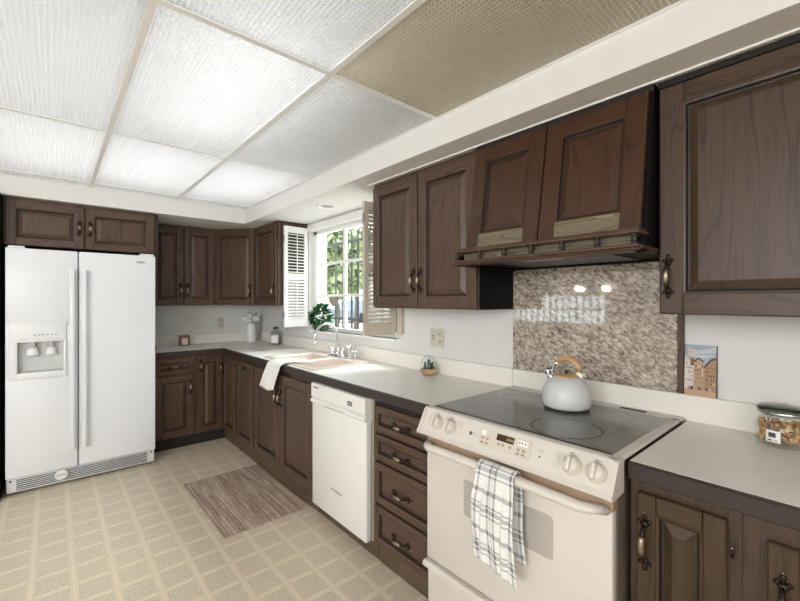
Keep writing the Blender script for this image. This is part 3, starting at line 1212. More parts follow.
for k in range(3):
    mb.box((.535 + k * .001, -.0012, .016 - k * .004), (.557 - k * .001, .001, .0175 - k * .004), 'grey_plastic')
mb.prism([(.5425, -.004), (.5495, -.004), (.546, -.011)], 'y', -.0012, .001, 'dark_grey')
on_panel(mb, 'nameplate', cpn)
mb = MB()
mb.box((.305, -.0020, -.028), (.512, .001, .032), 'biscuit', .001)
mb.box((.376, -.0028, .004), (.446, .001, .027), 'red_led')
for x0, x1 in ((.309, .330), (.462, .500)):
    mb.box((x0, -.0028, .008), (x1, .001, .026), 'paper', .001)
for x in (.314, .334):
    for z in (-.002, -.018):
        mb.box((x, -.0032, z - .004), (x + .012, .001, z + .004), 'cream_dark', .001)
for x in (.385, .402, .43):
    mb.box((x, -.0032, -.013), (x + .010, .001, -.003), 'cream_dark', .001)
for x in (.462, .482):
    for z in (-.006, -.019):
        mb.box((x, -.0032, z - .004), (x + .013, .001, z + .004), 'cream_dark', .001)
for x in (.466, .476, .488):
    mb.box((x, -.0036, .013), (x + .005, .001, .021), 'dark_grey', .001)
# lit clock digits
for k, x in enumerate((.418, .427, .436)):
    mb.box((x, -.0036, .0105), (x + .0014, .001, .0205), 'led_green')
    mb.box((x + .0048, -.0036, .0105), (x + .0062, .001, .0205), 'led_green')
    mb.box((x, -.0036, .0150), (x + .0062, .001, .0162), 'led_green')
on_panel(mb, 'clock_display', t)
# vent strip, oven door, drawer
MB().box((.012, -.010, .7765), (rw - .012, .03, .827), 'cream_dark', .003).build('vent_trim_shaded', t)  # tan colour carries the shade under the control panel
mb = MB()
dz0, dz1 = .292, .775
wx0_, wx1_, wz0_, wz1_ = .215, .585, .550, .692
mb.box((.012, -.012, dz0), (rw - .012, .020, dz1), 'cream', .005, 2)
od = mb.build('oven_door', t)
def rr2(x0, x1, z0, z1, r_, y, n=5):
    out = []
    for cx_, cz_, a0 in ((x1 - r_, z1 - r_, 0), (x0 + r_, z1 - r_, pi / 2), (x0 + r_, z0 + r_, pi), (x1 - r_, z0 + r_, 3 * pi / 2)):
        out += [(cx_ + r_ * cos(a0 + k / n * pi / 2), y, cz_ + r_ * sin(a0 + k / n * pi / 2)) for k in range(n + 1)]
    return out


MB().rings([rr2(wx0_, wx1_, wz0_, wz1_, .012, -.0118), rr2(wx0_ + .001, wx1_ - .001, wz0_ + .001, wz1_ - .001, .012, -.0132)], 'oven_glass', smooth=False).build('oven_window', od)
mb = MB()
pts = []
for k in range(25):
    u = k / 24
    e = min(1, min(u, 1 - u) / .11)
    out = .004 + .056 * (1 - (1 - e) ** 2.2)
    pts.append((.028 + u * (rw - .056), -.012 - out, .790 - .008 * (1 - e) + .004 * sin(pi * u)))
mb.tube(pts, [.020 if 1 < i < 23 else .018 for i in range(25)], 'cream', 14, flat=.8)
mb.build('oven_handle', od)
mb = MB()
mb.box((.012, -.006, .06), (rw - .012, .020, .252), 'cream', .004, 2)
mb.prism([(.02, .284), (-.026, .284), (-.034, .276), (-.034, .264), (-.026, .258), (-.006, .246), (.02, .246)], 'x', .008, rw - .008, 'cream')
mb.build('storage_drawer', t)

# ------------------------------------------------------------------ wall cabinets
UF = 1.59       # face frame plane of wall cabinets; doors at 1.57
UB, UT = 1.338, 2.108


def upper_right(label, ya, yb, zb=UB, zt=ZS - .001):
    t = thing('wall_cabinet', label, 'cabinet', (UF, ya, zb), R90, 'wall cabinets')
    w = ya - yb
    mb = MB()
    mb.box((0, .018, 0), (w, XW - UF - .003, zt - zb), 'wood_side')
    mb.box((0, 0, 0), (w, .018, zt - zb), 'wood', .001)
    mb.build('body', t)
    return t, w


t, w = upper_right('single-door dark oak wall cabinet left of the kitchen window', 4.120, 3.572)
door(t, .012, w - .012, .008, UT - UB, pull=(w - .045, .13), rail=.055)
t, w = upper_right('double-door dark oak wall cabinet between the window and the range hood', 2.090, 1.240)
door(t, .006, .424, .006, UT - UB + .004, pull=(.398, .16), rail=.058)
door(t, .430, w - .004, .006, UT - UB + .004, pull=(.456, .16), rail=.058)
mb = MB()
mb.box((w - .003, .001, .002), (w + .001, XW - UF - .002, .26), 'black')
mb.build('side_panel', t)
t, w = upper_right('large dark oak wall cabinet right of the hood, cut by the right photo edge', .462, -.48)
door(t, .004, .47, .0, UT - UB, pull=(.032, .128), rail=.068, L=.10, mat='wood_dark', mh='wood_shaded_h')
door(t, .476, w - .01, .0, UT - UB, pull=(w - .05, .128), rail=.068, L=.10, mat='wood_dark', mh='wood_shaded_h')
MB().box((0, -.014, UT - UB + .003), (w, .0, ZS - UB - .002), 'gap', .001).build('top_molding', t)

# back wall pair
UYF = 4.465
t = thing('wall_cabinet', 'double-door dark oak wall cabinet on the back wall beside the refrigerator', 'cabinet', (.70, UYF, UB), 0, 'wall cabinets')
w = 1.288 - .70
mb = MB()
mb.box((0, .018, 0), (w, YB - UYF - .003, ZS - UB - .001), 'wood_side')
mb.box((0, 0, 0), (w, .018, ZS - UB - .001), 'wood', .001)
mb.build('body', t)
door(t, .004, .290, .006, UT - UB, pull=(.262, .15), rail=.05)
door(t, .296, w - .006, .006, UT - UB, pull=(.322, .15), rail=.05)
# diagonal corner
t = thing('corner_wall_cabinet', 'dark oak diagonal corner wall cabinet with one door', 'cabinet', (1.29, UYF, UB), 0)
mb = MB()
mb.prism([(0, 0), (UF - 1.29, 4.122 - UYF), (XW - 1.29 - .003, 4.122 - UYF), (XW - 1.29 - .003, YB - UYF - .003), (0, YB - UYF - .003)], 'z', 0, ZS - UB - .001, 'wood')
mb.build('body', t)
dx_, dy_ = UF - 1.29, 4.122 - UYF
dl = math.hypot(dx_, dy_)
ang = math.atan2(dy_, dx_)
wd = dl - .012
dm = door_mesh(wd, UT - UB - .008, .05).build('door', t, (.006 * cos(ang), .006 * sin(ang), .006), ang)
pull_object(dm, (wd - .045, -.020, .14))

# over the refrigerator
UFY = 4.01
t = thing('wall_cabinet', 'short double-door dark oak cabinet above the refrigerator', 'cabinet', (-.268, UFY, 1.792), 0, 'wall cabinets')
w = .668 + .268
hh = ZS - 1.792 - .001
mb = MB()
mb.box((0, .018, 0), (w, YB - UFY - .003, hh), 'wood_side')
mb.box((0, 0, 0), (w, .018, hh), 'wood', .001)
mb.build('body', t)
door(t, .010, .455, -.008, hh - .022, pull=(.425, .155), rail=.052, L=.075)
door(t, .463, w - .006, -.008, hh - .022, pull=(.492, .155), rail=.052, L=.075)
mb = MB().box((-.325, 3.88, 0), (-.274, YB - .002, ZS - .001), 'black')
tag(mb.build('end_panel'), 'dark tall end panel at the left side of the refrigerator', 'panel')
tag(MB().box((.668, 4.03, 1.338), (.698, YB - .002, ZS - .001), 'wood_side').build('filler_panel'), 'grey brown filler panel between refrigerator top cabinet and back wall cabinet', 'panel')

# ------------------------------------------------------------------ range hood
t = thing('range_hood', 'tilted dark oak range hood with two panelled doors and a spindle gallery', 'range hood', (UF - .02, 1.232, 1.545), R90)
hw = .762
HT = ZS - .002 - 1.545
mb = MB()
# shell
for x0, x1 in ((.0, .016), (hw - .016, hw)):
    mb.prism([(.312, .0), (-.165, .0), (-.165, .028), (-.080, .075), (-.004, HT), (.312, HT)], 'x', x0, x1, 'black')
mb.box((.016, .296, .0), (hw - .016, .312, HT), 'black')
mb.box((.016, .0, HT - .02), (hw - .016, .296, HT), 'black')
mb.box((.0, -.016, HT - .028), (hw, .004, HT), 'gap', .002)
mb.build('shell', t)
mb = MB()
mb.box((.016, -.14, .012), (hw - .016, .296, .020), 'black')
mb.box((.13, -.02, .008), (.63, .27, .012), 'dark_grey')
mb.build('underside', t)
mb = MB()
mb.box((.30, -.12, .004), (.46, -.05, .012), 'paper', .002)
mb.build('lamp_lens', t)
# bottom moulding
mb = MB()
mb.box((-.012, -.178, .0), (hw + .012, -.10, .010), 'wood_red_h', .003)
mb.box((-.006, -.172, .010), (hw + .006, -.10, .022), 'wood_h', .003)
for x0, x1 in ((-.012, .004), (hw - .004, hw + .012)):
    mb.box((x0, -.16, .0), (x1, -.0, .020), 'wood_red_h', .003)
mb.build('bottom_molding', t)
MB().box((.008, -.122, .022), (hw - .008, -.108, .062), 'wood_worn', .001).build('gallery_panel', t)
mb = MB()
mb.box((-.008, -.174, .056), (hw + .008, -.080, .066), 'wood_h', .003)
mb.box((-.002, -.160, .066), (hw + .002, -.080, .076), 'wood_h', .003)
mb.build('gallery_rail', t)
spx = [.010, .135, .260, .385, .510, .635, .752]
pos = [(x, -.160) for x in spx] + [(.010, -.110), (.752, -.110)]
sp0 = None
for x, y in pos:
    if sp0 is None:
        sp0 = MB().lathe([(.010, 0), (.011, .004), (.006, .007), (.010, .010), (.012, .014), (.007, .018), (.012, .022), (.010, .026), (.006, .029), (.011, .032), (.010, .0345)], (0, 0, 0), 'glaze', 12).build('spindle', t)
        o = sp0
    else:
        o = sp0.copy()
        C.objects.link(o)
        o.parent = t
    o.location = (x, y, .0215)
# tilted doors
dh = math.hypot(.080, HT - .030 - .076)
tl = math.atan2(.080, HT - .030 - .076)
for x0, x1 in ((.012, .374), (.380, .750)):
    wd = x1 - x0
    b = door_mesh(wd, dh, .066, 'wood_red', 'wood_red_h', botmat='wood_worn')     # the bottom rails are worn pale
    o = b.build('door', t, (x0, -.086, .076))
    o.rotation_euler = (-tl, 0, 0)
MB().prism([(-.078, .076), (-.002, HT - .03), (.006, HT - .03), (-.066, .076)], 'x', .004, hw - .004, 'wood_red').build('face_frame', t)

# ------------------------------------------------------------------ refrigerator
t = thing('refrigerator', 'white side-by-side refrigerator with ice and water dispenser', 'refrigerator', (-.250, 3.90, 0), 0)
fw = .905
mb = MB()
mb.box((.004, .07, .03), (fw - .004, .86, 1.745), 'white_app', .006, 2)
mb.box((.03, .10, 0), (.10, .80, .03), 'rubber')
mb.box((fw - .10, .10, 0), (fw - .03, .80, .03), 'rubber')
mb.build('body', t)


def fdoor(x0, x1, hole=None):
    mb = MB()
    z0, z1 = .132, 1.757
    if not hole:
        mb.box((x0, .0, z0), (x1, .066, z1), 'white_app', .010, 3)
    else:
        a, b, c_, d_ = hole
        mb.box((x0, .0, z0), (x1, .066, c_), 'white_app', .008, 3)
        mb.box((x0, .0, d_), (x1, .066, z1), 'white_app', .008, 3)
        mb.box((x0, .0, c_ - .012), (a, .066, d_ + .012), 'white_app', .008, 3)
        mb.box((b, .0, c_ - .012), (x1, .066, d_ + .012), 'white_app', .008, 3)
        mb.box((a, .056, c_), (b, .066, d_), 'white_app2')
    return mb


DH = (.040, .320, .845, 1.200)
d1 = fdoor(0, .394, DH).build('freezer_door', t)
d2 = fdoor(.400, fw).build('refrigerator_door', t)
for dd, x0, x1 in ((d1, .345, .376), (d2, .418, .447)):
    mb = MB()
    mb.box((x0, -.050, .275), (x1, -.030, 1.618), 'white_app', .008, 3)
    mb.box((x0 + .003, -.034, .275), (x1 - .003, .003, .335), 'white_app', .006, 2)
    mb.box((x0 + .003, -.034, 1.558), (x1 - .003, .003, 1.618), 'white_app', .006, 2)
    mb.build('door_handle', dd)
# dispenser (freezer side)
mb = MB()
mb.box((.020, -.010, 1.085), (.330, .050, 1.222), 'white_app2', .005, 2)
mb.box((.020, -.0095, .820), (.062, .050, 1.095), 'white_app2', .004, 2)
mb.box((.312, -.0095, .820), (.330, .050, 1.095), 'white_app2', .004, 2)
mb.box((.055, -.0090, .8205), (.320, .049, .868), 'white_app2', .004, 2)
mb.box((.060, .046, .86), (.314, .055, 1.09), 'disp_back')
dsp = mb.build('dispenser', d1)
mb = MB()
for k in range(6):
    mb.box((.148 + k * .023, -.0125, 1.132), (.160 + k * .023, -.009, 1.142), 'grey_plastic', .001)
mb.box((.130, -.0108, 1.115), (.290, -.0098, 1.160), 'white_app', .0004)
mb.box((.070, -.0112, 1.108), (.105, -.0098, 1.111), 'grey_plastic')
for cx_ in (.135, .235):
    mb.box((cx_ - .02, .0, 1.045), (cx_ + .02, .044, 1.09), 'grey_plastic', .004)
    mb.lathe([(.030, -.035), (.036, -.02), (.032, .0), (.020, .03)], (cx_ + .005, .024, 1.02), 'white_app', 16)
mb.box((.075, .0, .868), (.305, .044, .874), 'grey_plastic')
mb.build('dispenser_paddles', d1)
# hinge covers, grille, badge
mb = MB()
mb.box((.012, .004, 1.756), (.10, .09, 1.772), 'white_app2', .004)
mb.build('hinge_cover', t)
MB().box((fw - .11, .004, 1.756), (fw - .012, .09, 1.772), 'white_app2', .004).build('hinge_cover', t)
mb = MB()
mb.box((.002, .040, .020), (fw - .002, .075, .125), 'white_app2', .008, 2)
for k in range(6):
    z = .036 + k * .0135
    mb.box((.055, .034, z), (fw - .055, .0405, z + .0045), 'dark_grey')
mb.lathe([(.040, .034), (.040, .026), (.034, .024)], (.300, 0, .082), 'white_app2', 28, axis='y', sy=1.0)
mb.box((.270, .0235, .079), (.330, .026, .084), 'cream_dark')
for x in (.024, fw - .024):
    mb.lathe([(.007, .042), (.007, .038)], (x, 0, .104), 'dark_grey', 12, axis='y')
mb.build('kick_grille', t)
mb = MB()
mb.prism([(.800 + .033 * cos(2 * pi * k / 24), 1.700 + .0105 * sin(2 * pi * k / 24)) for k in range(24)], 'y', -.0012, .0005, 'grey_plastic')

mb.build('badge', d2)

# ------------------------------------------------------------------ wall plates
def plate(label, loc, rotz, w, h, kind):
    t = thing('wall_outlet', label, 'outlet', loc, rotz)
    MB().box((-w / 2, -.006, -h / 2), (w / 2, 0, h / 2), 'biscuit', .003, 2).build('cover_plate', t)
    mb = MB()
    if kind == 'double':
        mb.box((-.032 - .005, -.012, -.012), (-.032 + .005, -.005, .012), 'biscuit', .002)
        mb.box((-.034 - .008, -.0068, -.018), (-.034 + .012, -.0055, .018), 'cream_dark')
        cs = .027
    else:
        cs = 0
    for dz in (-.022, .022):
        if len(mb.bm.verts) and dz > 0 or (dz < 0 and kind == 'double'):
            mb.build('switch' if dz < 0 else 'socket', t)
            mb = MB()
        mb.lathe([(.015, -.0055), (.0145, -.0075)], (cs, 0, dz), 'biscuit', 16, axis='y')
        for dx in (-.005, .005):
            mb.box((cs + dx - .001, -.0085, dz - .004), (cs + dx + .001, -.0070, .005 + dz), 'dark_grey')
    mb.build('socket', t)
    return t


plate('beige double wall plate with switch and outlet above the terrarium', (XW - .001, 1.818, 1.141), R90, .118, .118, 'double')
plate('beige single outlet plate on the back wall under the corner cabinets', (1.434, YB - .001, 1.132), 0, .074, .116, 'single')
plate('beige outlet plate on the right wall just left of the window shutter', (XW - .001, 4.02, 1.12), R90, .074, .116, 'single')

# ------------------------------------------------------------------ things on the counters
# kettle
t = thing('kettle', 'pale grey whistling kettle with a bentwood handle on the cooktop', 'kettle', (1.652, .826, .9292), radians(-96))
t.scale = (.95, .95, .95)
mb = MB()
mb.lathe([(.090, 0), (.094, .003), (.094, .010)], (0, 0, 0), 'rubber', 40)
mb.lathe([(.094, .008), (.1015, .02), (.104, .045), (.101, .078), (.091, .105), (.073, .127), (.052, .139), (.042, .142)], (0, 0, 0), 'kettle', 40)
mb.build('kettle_body', t)
mb = MB()
mb.lathe([(.050, .139), (.050, .144), (.038, .149), (.012, .151)], (0, 0, 0), 'beech', 32)
mb.lathe([(.006, .15), (.005, .158), (.009, .163), (.006, .168)], (0, 0, 0), 'brass_dark', 14)
mb.build('lid', t)
mb = MB()
mb.tube([(-.062, 0, .108), (-.082, 0, .134), (-.094, 0, .150)], [.020, .016, .014], 'chrome', 16)
mb.tube([(-.090, 0, .146), (-.100, 0, .158)], [.017, .017], 'chrome', 16)
mb.tube([(-.095, 0, .164), (-.082, 0, .168), (-.068, 0, .160)], .003, 'brass_dark', 8)
mb.build('spout', t)
mb = MB()
pts = []
for k in range(17):
    a = pi * (1 - k / 16 * .86)
    pts.append((.070 * cos(a) + .002, 0, .142 + .078 * sin(a)))
mb.tube(pts[:6], [.007, .007, .008, .008, .009, .0095], 'chrome', 12)
mb.tube(pts[5:], [.009, .0095, .010, .011, .0115, .012, .0125, .013, .013, .0125, .012, .009], 'beech', 14)
mb.build('handle', t)

# glass jar with granola
t = thing('glass_jar', 'clip-top glass jar of golden cookies at the right end of the counter', 'jar', (1.800, .172, TOP + .0005), radians(-115))
t.scale = (.94, .94, .97)
mb = MB()
outer = [(.060, 0), (.070, .006), (.0735, .03), (.0735, .062), (.066, .082), (.060, .090), (.060, .106)]
mb.lathe(outer, (0, 0, 0), 'glass', 40, cap=False)
mb.lathe([(.0, .0005), (.060, .0005)], (0, 0, 0), 'glass', 40, cap=False)
mb.build('jar_body', t)
mb = MB()
random.seed(4)
for k in range(190):
    a, r, z = random.random() * 2 * pi, .060 * math.sqrt(random.random()), .012 + random.random() * .062
    if random.random() < .6:
        r = .050 + random.random() * .010
    s_ = random.uniform(.006, .011)
    mb.sphere((r * cos(a), r * sin(a), z), s_, 'cookie', sub=1, sc=(1, random.uniform(.6, 1), random.uniform(.6, 1)))
o = mb.build('cookies')
tag(o, 'golden brown cookie pieces filling the clip-top glass jar', 'cookies')
o['kind'] = 'stuff'
o.location = (1.800, .172, TOP + .0015)
o.scale = (.94, .94, .97)
mb = MB()
mb.lathe([(.060, .104), (.066, .106), (.068, .112), (.066, .116)], (0, 0, 0), 'steel', 36, cap=False)
mb.lathe([(.066, .114), (.069, .117), (.068, .124), (.058, .130), (.02, .132)], (0, 0, 0), 'glass_green', 36)
mb.build('lid', t)
mb = MB()
mb.tube([(.0, -.068, .112), (.0, -.080, .105), (.0, -.078, .085), (.004, -.074, .068)], .0022, 'steel', 8)
mb.tube([(.012, -.066, .112), (.014, -.078, .104), (.012, -.084, .090), (.0, -.080, .070)], .0018, 'steel', 8)
mb.build('wire_clip', t)
mb = MB()
n = 8


def arc_patch(a0, a1, r, z0, z1, mat, off=0.0):
    ra = [(( r + off) * cos(a0 + (a1 - a0) * k / n), (r + off) * sin(a0 + (a1 - a0) * k / n), z0) for k in range(n + 1)]
    rb = [((r + off) * cos(a0 + (a1 - a0) * k / n), (r + off) * sin(a0 + (a1 - a0) * k / n), z1) for k in range(n + 1)]
    mb.rings([ra, rb], mat, cap=False, closed=False)


ac = radians(-118 + 70 - 0) - radians(-115) + radians(-115)
LC = radians(-78)
arc_patch(LC - .26, LC + .26, .0738, .020, .058, 'paper', .0004)
arc_patch(LC - .16, LC + .10, .0738, .036, .051, 'dark_grey', .0009)
arc_patch(LC - .19, LC - .04, .0738, .024, .029, 'dark_grey', .0009)
arc_patch(LC + .02, LC + .17, .0738, .024, .029, 'grey_plastic', .0009)
mb.build('paper_label', t)

# picture leaning on the backsplash ledge
t = thing('canvas_picture', 'small canvas print of old town houses leaning on the wall by the granite', 'picture', (XW - .020, .463, 1.0165), R90)
t.rotation_euler = (radians(-4), 0, R90)
pw, ph = .104, .196
MB().box((0, 0, 0), (pw, .014, ph), 'edge', .001).build('canvas_edge', t)
PC = {}


def pcol(k, r, g, b):
    M['pic_' + k] = plain('print_' + k, srgb(r, g, b), .6, noise=.12)


pcol('sky', 160, 172, 190); pcol('cloud', 196, 198, 202); pcol('cream', 206, 190, 172); pcol('ochre', 168, 138, 106)
pcol('tan', 184, 154, 122); pcol('white', 210, 204, 198); pcol('roof', 132, 88, 76); pcol('dark', 74, 58, 54); pcol('ground', 192, 158, 134); pcol('rose', 168, 112, 108)
mb = MB()


def q(pts, mat, lay):
    y = -.0004 * lay
    vs = [(p[0] * pw, y, p[1] * ph) for p in pts]
    tt = bmesh.new()
    tt.faces.new([tt.verts.new(v) for v in vs])
    mb.merge(tt, mat)


q([(.02, .0), (.98, .0), (.98, 1), (.02, 1)], 'pic_sky', 1)
q([(.1, .78), (.5, .74), (.9, .8), (.98, .9), (.98, .98), (.5, .9), (.1, .93)], 'pic_cloud', 2)
q([(.35, .82), (.95, .86), (.95, .83), (.35, .80)], 'pic_sky', 3)
q([(.02, .0), (.98, .0), (.98, .16), (.5, .20), (.02, .16)], 'pic_ground', 3)
q([(.02, .12), (.30, .20), (.30, .64), (.22, .74), (.10, .76), (.02, .80)], 'pic_white', 4)
q([(.10, .72), (.24, .70), (.24, .90), (.17, .98), (.10, .90)], 'pic_cream', 4)
q([(.20, .58), (.32, .60), (.32, .72), (.20, .74)], 'pic_roof', 5)
q([(.30, .18), (.62, .16), (.62, .66), (.46, .72), (.30, .66)], 'pic_tan', 4)
q([(.30, .64), (.46, .73), (.62, .66), (.62, .69), (.46, .76), (.30, .68)], 'pic_dark', 5)
q([(.62, .14), (.98, .10), (.98, .76), (.84, .72), (.68, .60), (.62, .58)], 'pic_ochre', 4)
q([(.64, .56), (.84, .71), (.98, .74), (.98, .77), (.83, .75), (.62, .60)], 'pic_dark', 5)
random.seed(9)
for (x0, x1, z0, z1, nx, nz) in ((.05, .28, .26, .66, 3, 5), (.34, .60, .24, .62, 4, 5), (.66, .95, .22, .60, 4, 5)):
    for i in range(nx):
        for j in range(nz):
            x = x0 + (i + .3) * (x1 - x0) / nx
            z = z0 + (j + .3) * (z1 - z0) / nz
            q([(x, z), (x + .035, z), (x + .035, z + .035), (x, z + .035)], random.choice(['pic_dark', 'pic_rose', 'pic_white', 'pic_roof']), 6)
for k in range(16):
    x = random.uniform(.1, .9)
    q([(x, .12), (x + .035, .12), (x + .03, .18), (x + .005, .18)], random.choice(['pic_dark', 'pic_rose', 'pic_white', 'pic_roof']), 6)
mb.build('printed_scene', t)

# terrarium
t = thing('terrarium', 'small round glass terrarium with succulents on the counter near the range', 'terrarium', (1.80, 1.80, TOP + .0005))
mb = MB()
mb.lathe([(.030, 0), (.045, .006), (.056, .028), (.058, .055), (.050, .088), (.034, .112), (.028, .118)], (0, 0, 0), 'glass', 32, cap=False)
mb.lathe([(.0, .0005), (.03, .0)], (0, 0, 0), 'glass', 32, cap=False)
mb.lathe([(.0285, .1165), (.0295, .119), (.0275, .119)], (0, 0, 0), 'glass_grey', 32, cap=False)
mb.build('glass_globe', t)
MB().lathe([(.028, .003), (.043, .009), (.052, .026), (.053, .036), (.02, .041)], (0, 0, 0), 'sand', 28).build('sand_layer', t)
mb = MB()
random.seed(2)
for (cx_, cy_, sc_) in ((0, 0, 1.15), (.024, -.008, .8), (-.024, .008, .85), (-.006, -.026, .75)):
    for k in range(11):
        a = k * 2.4
        el = .25 + .1 * k
        L_ = .024 * sc_
        d = Vector((cos(a) * cos(el), sin(a) * cos(el), sin(el))) * L_
        b_ = Vector((cx_, cy_, .038))
        mb.tube([b_, b_ + d * .5, b_ + d], [.003, .0062 * sc_, .001], 'succulent', 7)
    mb.tube([(cx_, cy_, .038), (cx_, cy_, .038 + .045 * sc_), (cx_, cy_, .038 + .055 * sc_)], [.006, .008 * sc_, .002], 'succulent', 8)
mb.build('succulents', t)

# vase with white flowers
t = thing('flower_vase', 'white ceramic vase of white flowers in the counter corner', 'vase', (1.722, 4.60, TOP + .0005))
MB().lathe([(.046, 0), (.052, .008), (.054, .03), (.054, .15), (.050, .178), (.040, .192), (.038, .205), (.041, .208), (.036, .206)], (0, 0, 0), 'ceramic', 32).build('vase_body', t)
mb = MB()
random.seed(7)
heads = [(-.058, .0, .262, .044), (-.020, .01, .285, .044), (.056, -.01, .262, .044), (.020, .02, .250, .036), (-.036, -.03, .240, .036)]
for (x, y, z, r) in heads:
    mb.tube([(x * .2, y * .2, .19), (x * .6, y * .6, .24), (x, y, z)], .003, 'stem', 6)
mb.build('stems', t)
for (x, y, z, r) in heads:
    mb = MB()
    for k in range(26):
        a = k * 2.399
        e = math.acos(1 - 1.7 * (k + .5) / 26)
        d = Vector((cos(a) * sin(e), sin(a) * sin(e), cos(e)))
        mb.sphere(Vector((x, y, z)) + d * r * .7, r * .33, 'flower', sub=1, sc=(1, 1, .8))
    mb.build('flower', t)
mb = MB()
for k in range(7):
    a = k * .9
    b_ = Vector((.02, .0, .22))
    mb.tube([b_, b_ + Vector((cos(a) * .03, sin(a) * .02, .06)), b_ + Vector((cos(a) * .05, sin(a) * .03, .115))], [.002, .0015, .003], 'stem', 6)
mb.build('dried_sprigs', t)

# lidded bottle with label
t = thing('soap_bottle', 'grey glass jug with white label and wire-clip lid in the corner', 'bottle', (1.800, 4.10, TOP + .0005), radians(-60))
MB().lathe([(.050, 0), (.056, .004), (.057, .12), (.054, .135), (.035, .152), (.028, .158), (.028, .172)], (0, 0, 0), 'glass_grey', 32).build('bottle_body', t)
mb = MB()
n = 12
arc_patch(radians(-150), radians(-30), .0574, .022, .105, 'paper', .0005)
mb.build('paper_label', t)
mb = MB()
mb.lathe([(.030, .170), (.031, .185), (.024, .190)], (0, 0, 0), 'dark_grey', 24)
mb.tube([(-.034, 0, .165), (-.028, 0, .196), (0, 0, .205), (.028, 0, .196), (.034, 0, .165)], .0025, 'steel', 8)
mb.build('cap', t)

# framed candle block
t = thing('candle_block', 'small copper box with a white label on the back counter', 'candle', (1.045, 4.66, TOP + .0005), radians(4))
mb = MB()
mb.box((-.045, -.03, 0), (-.037, .03, .108), 'copper', .001)
mb.box((.037, -.03, 0), (.045, .03, .108), 'copper', .001)
mb.box((-.037, -.03, 0), (.037, .03, .008), 'copper', .001)
mb.box((-.037, -.03, .092), (.037, .03, .108), 'copper', .001)
mb.box((-.037, .02, .008), (.037, .03, .092), 'copper')
mb.build('box_frame', t)
MB().box((-.032, -.024, .008), (.032, .018, .078), 'paper', .005, 2).build('candle', t)
MB().tube([(0, 0, .108), (0, 0, .122)], .002, 'stem', 6).build('wick', t)

# potted plant on the sill
t = thing('potted_plant', 'small round-leaved green plant in a glass on the window sill', 'plant', (1.925, 3.315, WZ0 + .0005))
MB().lathe([(.030, 0), (.033, .004), (.036, .07), (.034, .07), (.030, .006), (.02, .004)], (0, 0, 0), 'glass', 24).build('glass_pot', t)
mb = MB()
random.seed(12)
for k in range(12):
    a = random.random() * 2 * pi
    e = random.uniform(.3, 1.4)
    d = Vector((cos(a) * cos(e) - .25, sin(a) * cos(e), sin(e)))
    mb.tube([(0, 0, .02), Vector((0, 0, .05)) + d * .03, Vector((0, 0, .12)) + d * .07], [.003, .0025, .0015], 'leaf', 6)
mb.build('stems', t)


def leaf(mb, c, d, L_, w_, mat, nrm=None):
    d = d.normalized()
    up = nrm or Vector((random.uniform(-.6, .6), random.uniform(-.6, .6), 1))
    s_ = d.cross(up).normalized()
    n_ = s_.cross(d).normalized()
    rr = []
    for u, ww, cu in ((0, .12, 0), (.2, .75, .05), (.5, 1, .08), (.8, .72, .03), (1, .06, -.08)):
        p = c + d * (u * L_) + n_ * cu * L_
        rr.append([p - s_ * ww * w_ + n_ * .14 * w_ * ww, p, p + s_ * ww * w_ + n_ * .14 * w_ * ww])
    tt = bmesh.new()
    rv = [[tt.verts.new(p) for p in r] for r in rr]
    for i in range(4):
        for j in range(2):
            tt.faces.new((rv[i][j], rv[i][j + 1], rv[i + 1][j + 1], rv[i + 1][j]))
    mb.merge(tt, mat, smooth=True)


mb = MB()
for k in range(210):
    v = Vector((random.gauss(0, 1), random.gauss(0, 1), random.gauss(0, 1))).normalized()
    r = .098 * random.uniform(.5, 1)
    c = Vector((-.03, 0, .135)) + Vector((v.x * r * .9, v.y * r * 1.1, v.z * r * 1.05))
    if c.x > .06:
        c.x = .06
    leaf(mb, c, v + Vector((0, 0, -.2)), random.uniform(.036, .052), random.uniform(.019, .026), 'leaf')
mb.build('foliage', t)


# ------------------------------------------------------------------ cloths
def cloth(name, label, P, nu, nv, mat, thick, vscale=1.0):
    me = bpy.data.meshes.new(name)
    vs = [P(i / nu, j / nv) for j in range(nv + 1) for i in range(nu + 1)]
    fs = [(j * (nu + 1) + i, j * (nu + 1) + i + 1, (j + 1) * (nu + 1) + i + 1, (j + 1) * (nu + 1) + i) for j in range(nv) for i in range(nu)]
    me.from_pydata(vs, [], fs)
    uvl = me.uv_layers.new(name='UVMap')
    for f in me.polygons:
        f.use_smooth = True
        for li in f.loop_indices:
            vi = me.loops[li].vertex_index
            uvl.data[li].uv = ((vi % (nu + 1)) / nu, (vi // (nu + 1)) / nv * vscale)
    me.materials.append(M[mat])
    o = bpy.data.objects.new(name, me)
    C.objects.link(o)
    md = o.modifiers.new('thickness', 'SOLIDIFY')
    md.thickness = thick
    md.offset = 0
    tag(o, label, 'towel')
    return o


def polyline(pts):
    pts = [Vector(p) for p in pts]
    L_ = [0]
    for a, b in zip(pts, pts[1:]):
        L_.append(L_[-1] + (b - a).length)

    def f(u):
        s_ = u * L_[-1]
        for i in range(len(pts) - 1):
            if s_ <= L_[i + 1] + 1e-9:
                k = (s_ - L_[i]) / (L_[i + 1] - L_[i])
                return pts[i].lerp(pts[i + 1], k)
        return pts[-1]
    return f


# plaid towel over the oven handle: range-local x .33-.50 -> Y
hx = 1.222 - .012 - .060
HZ = .796
prof = []
for k in range(9):
    a = pi * k / 8
    prof.append((hx + .027 * cos(a), 0, HZ + .0265 * sin(a)))
fr = polyline([(hx + .027, 0, HZ - .285)] + prof + [(hx - .028, 0, HZ - .08), (hx - .018, 0, HZ - .318)])


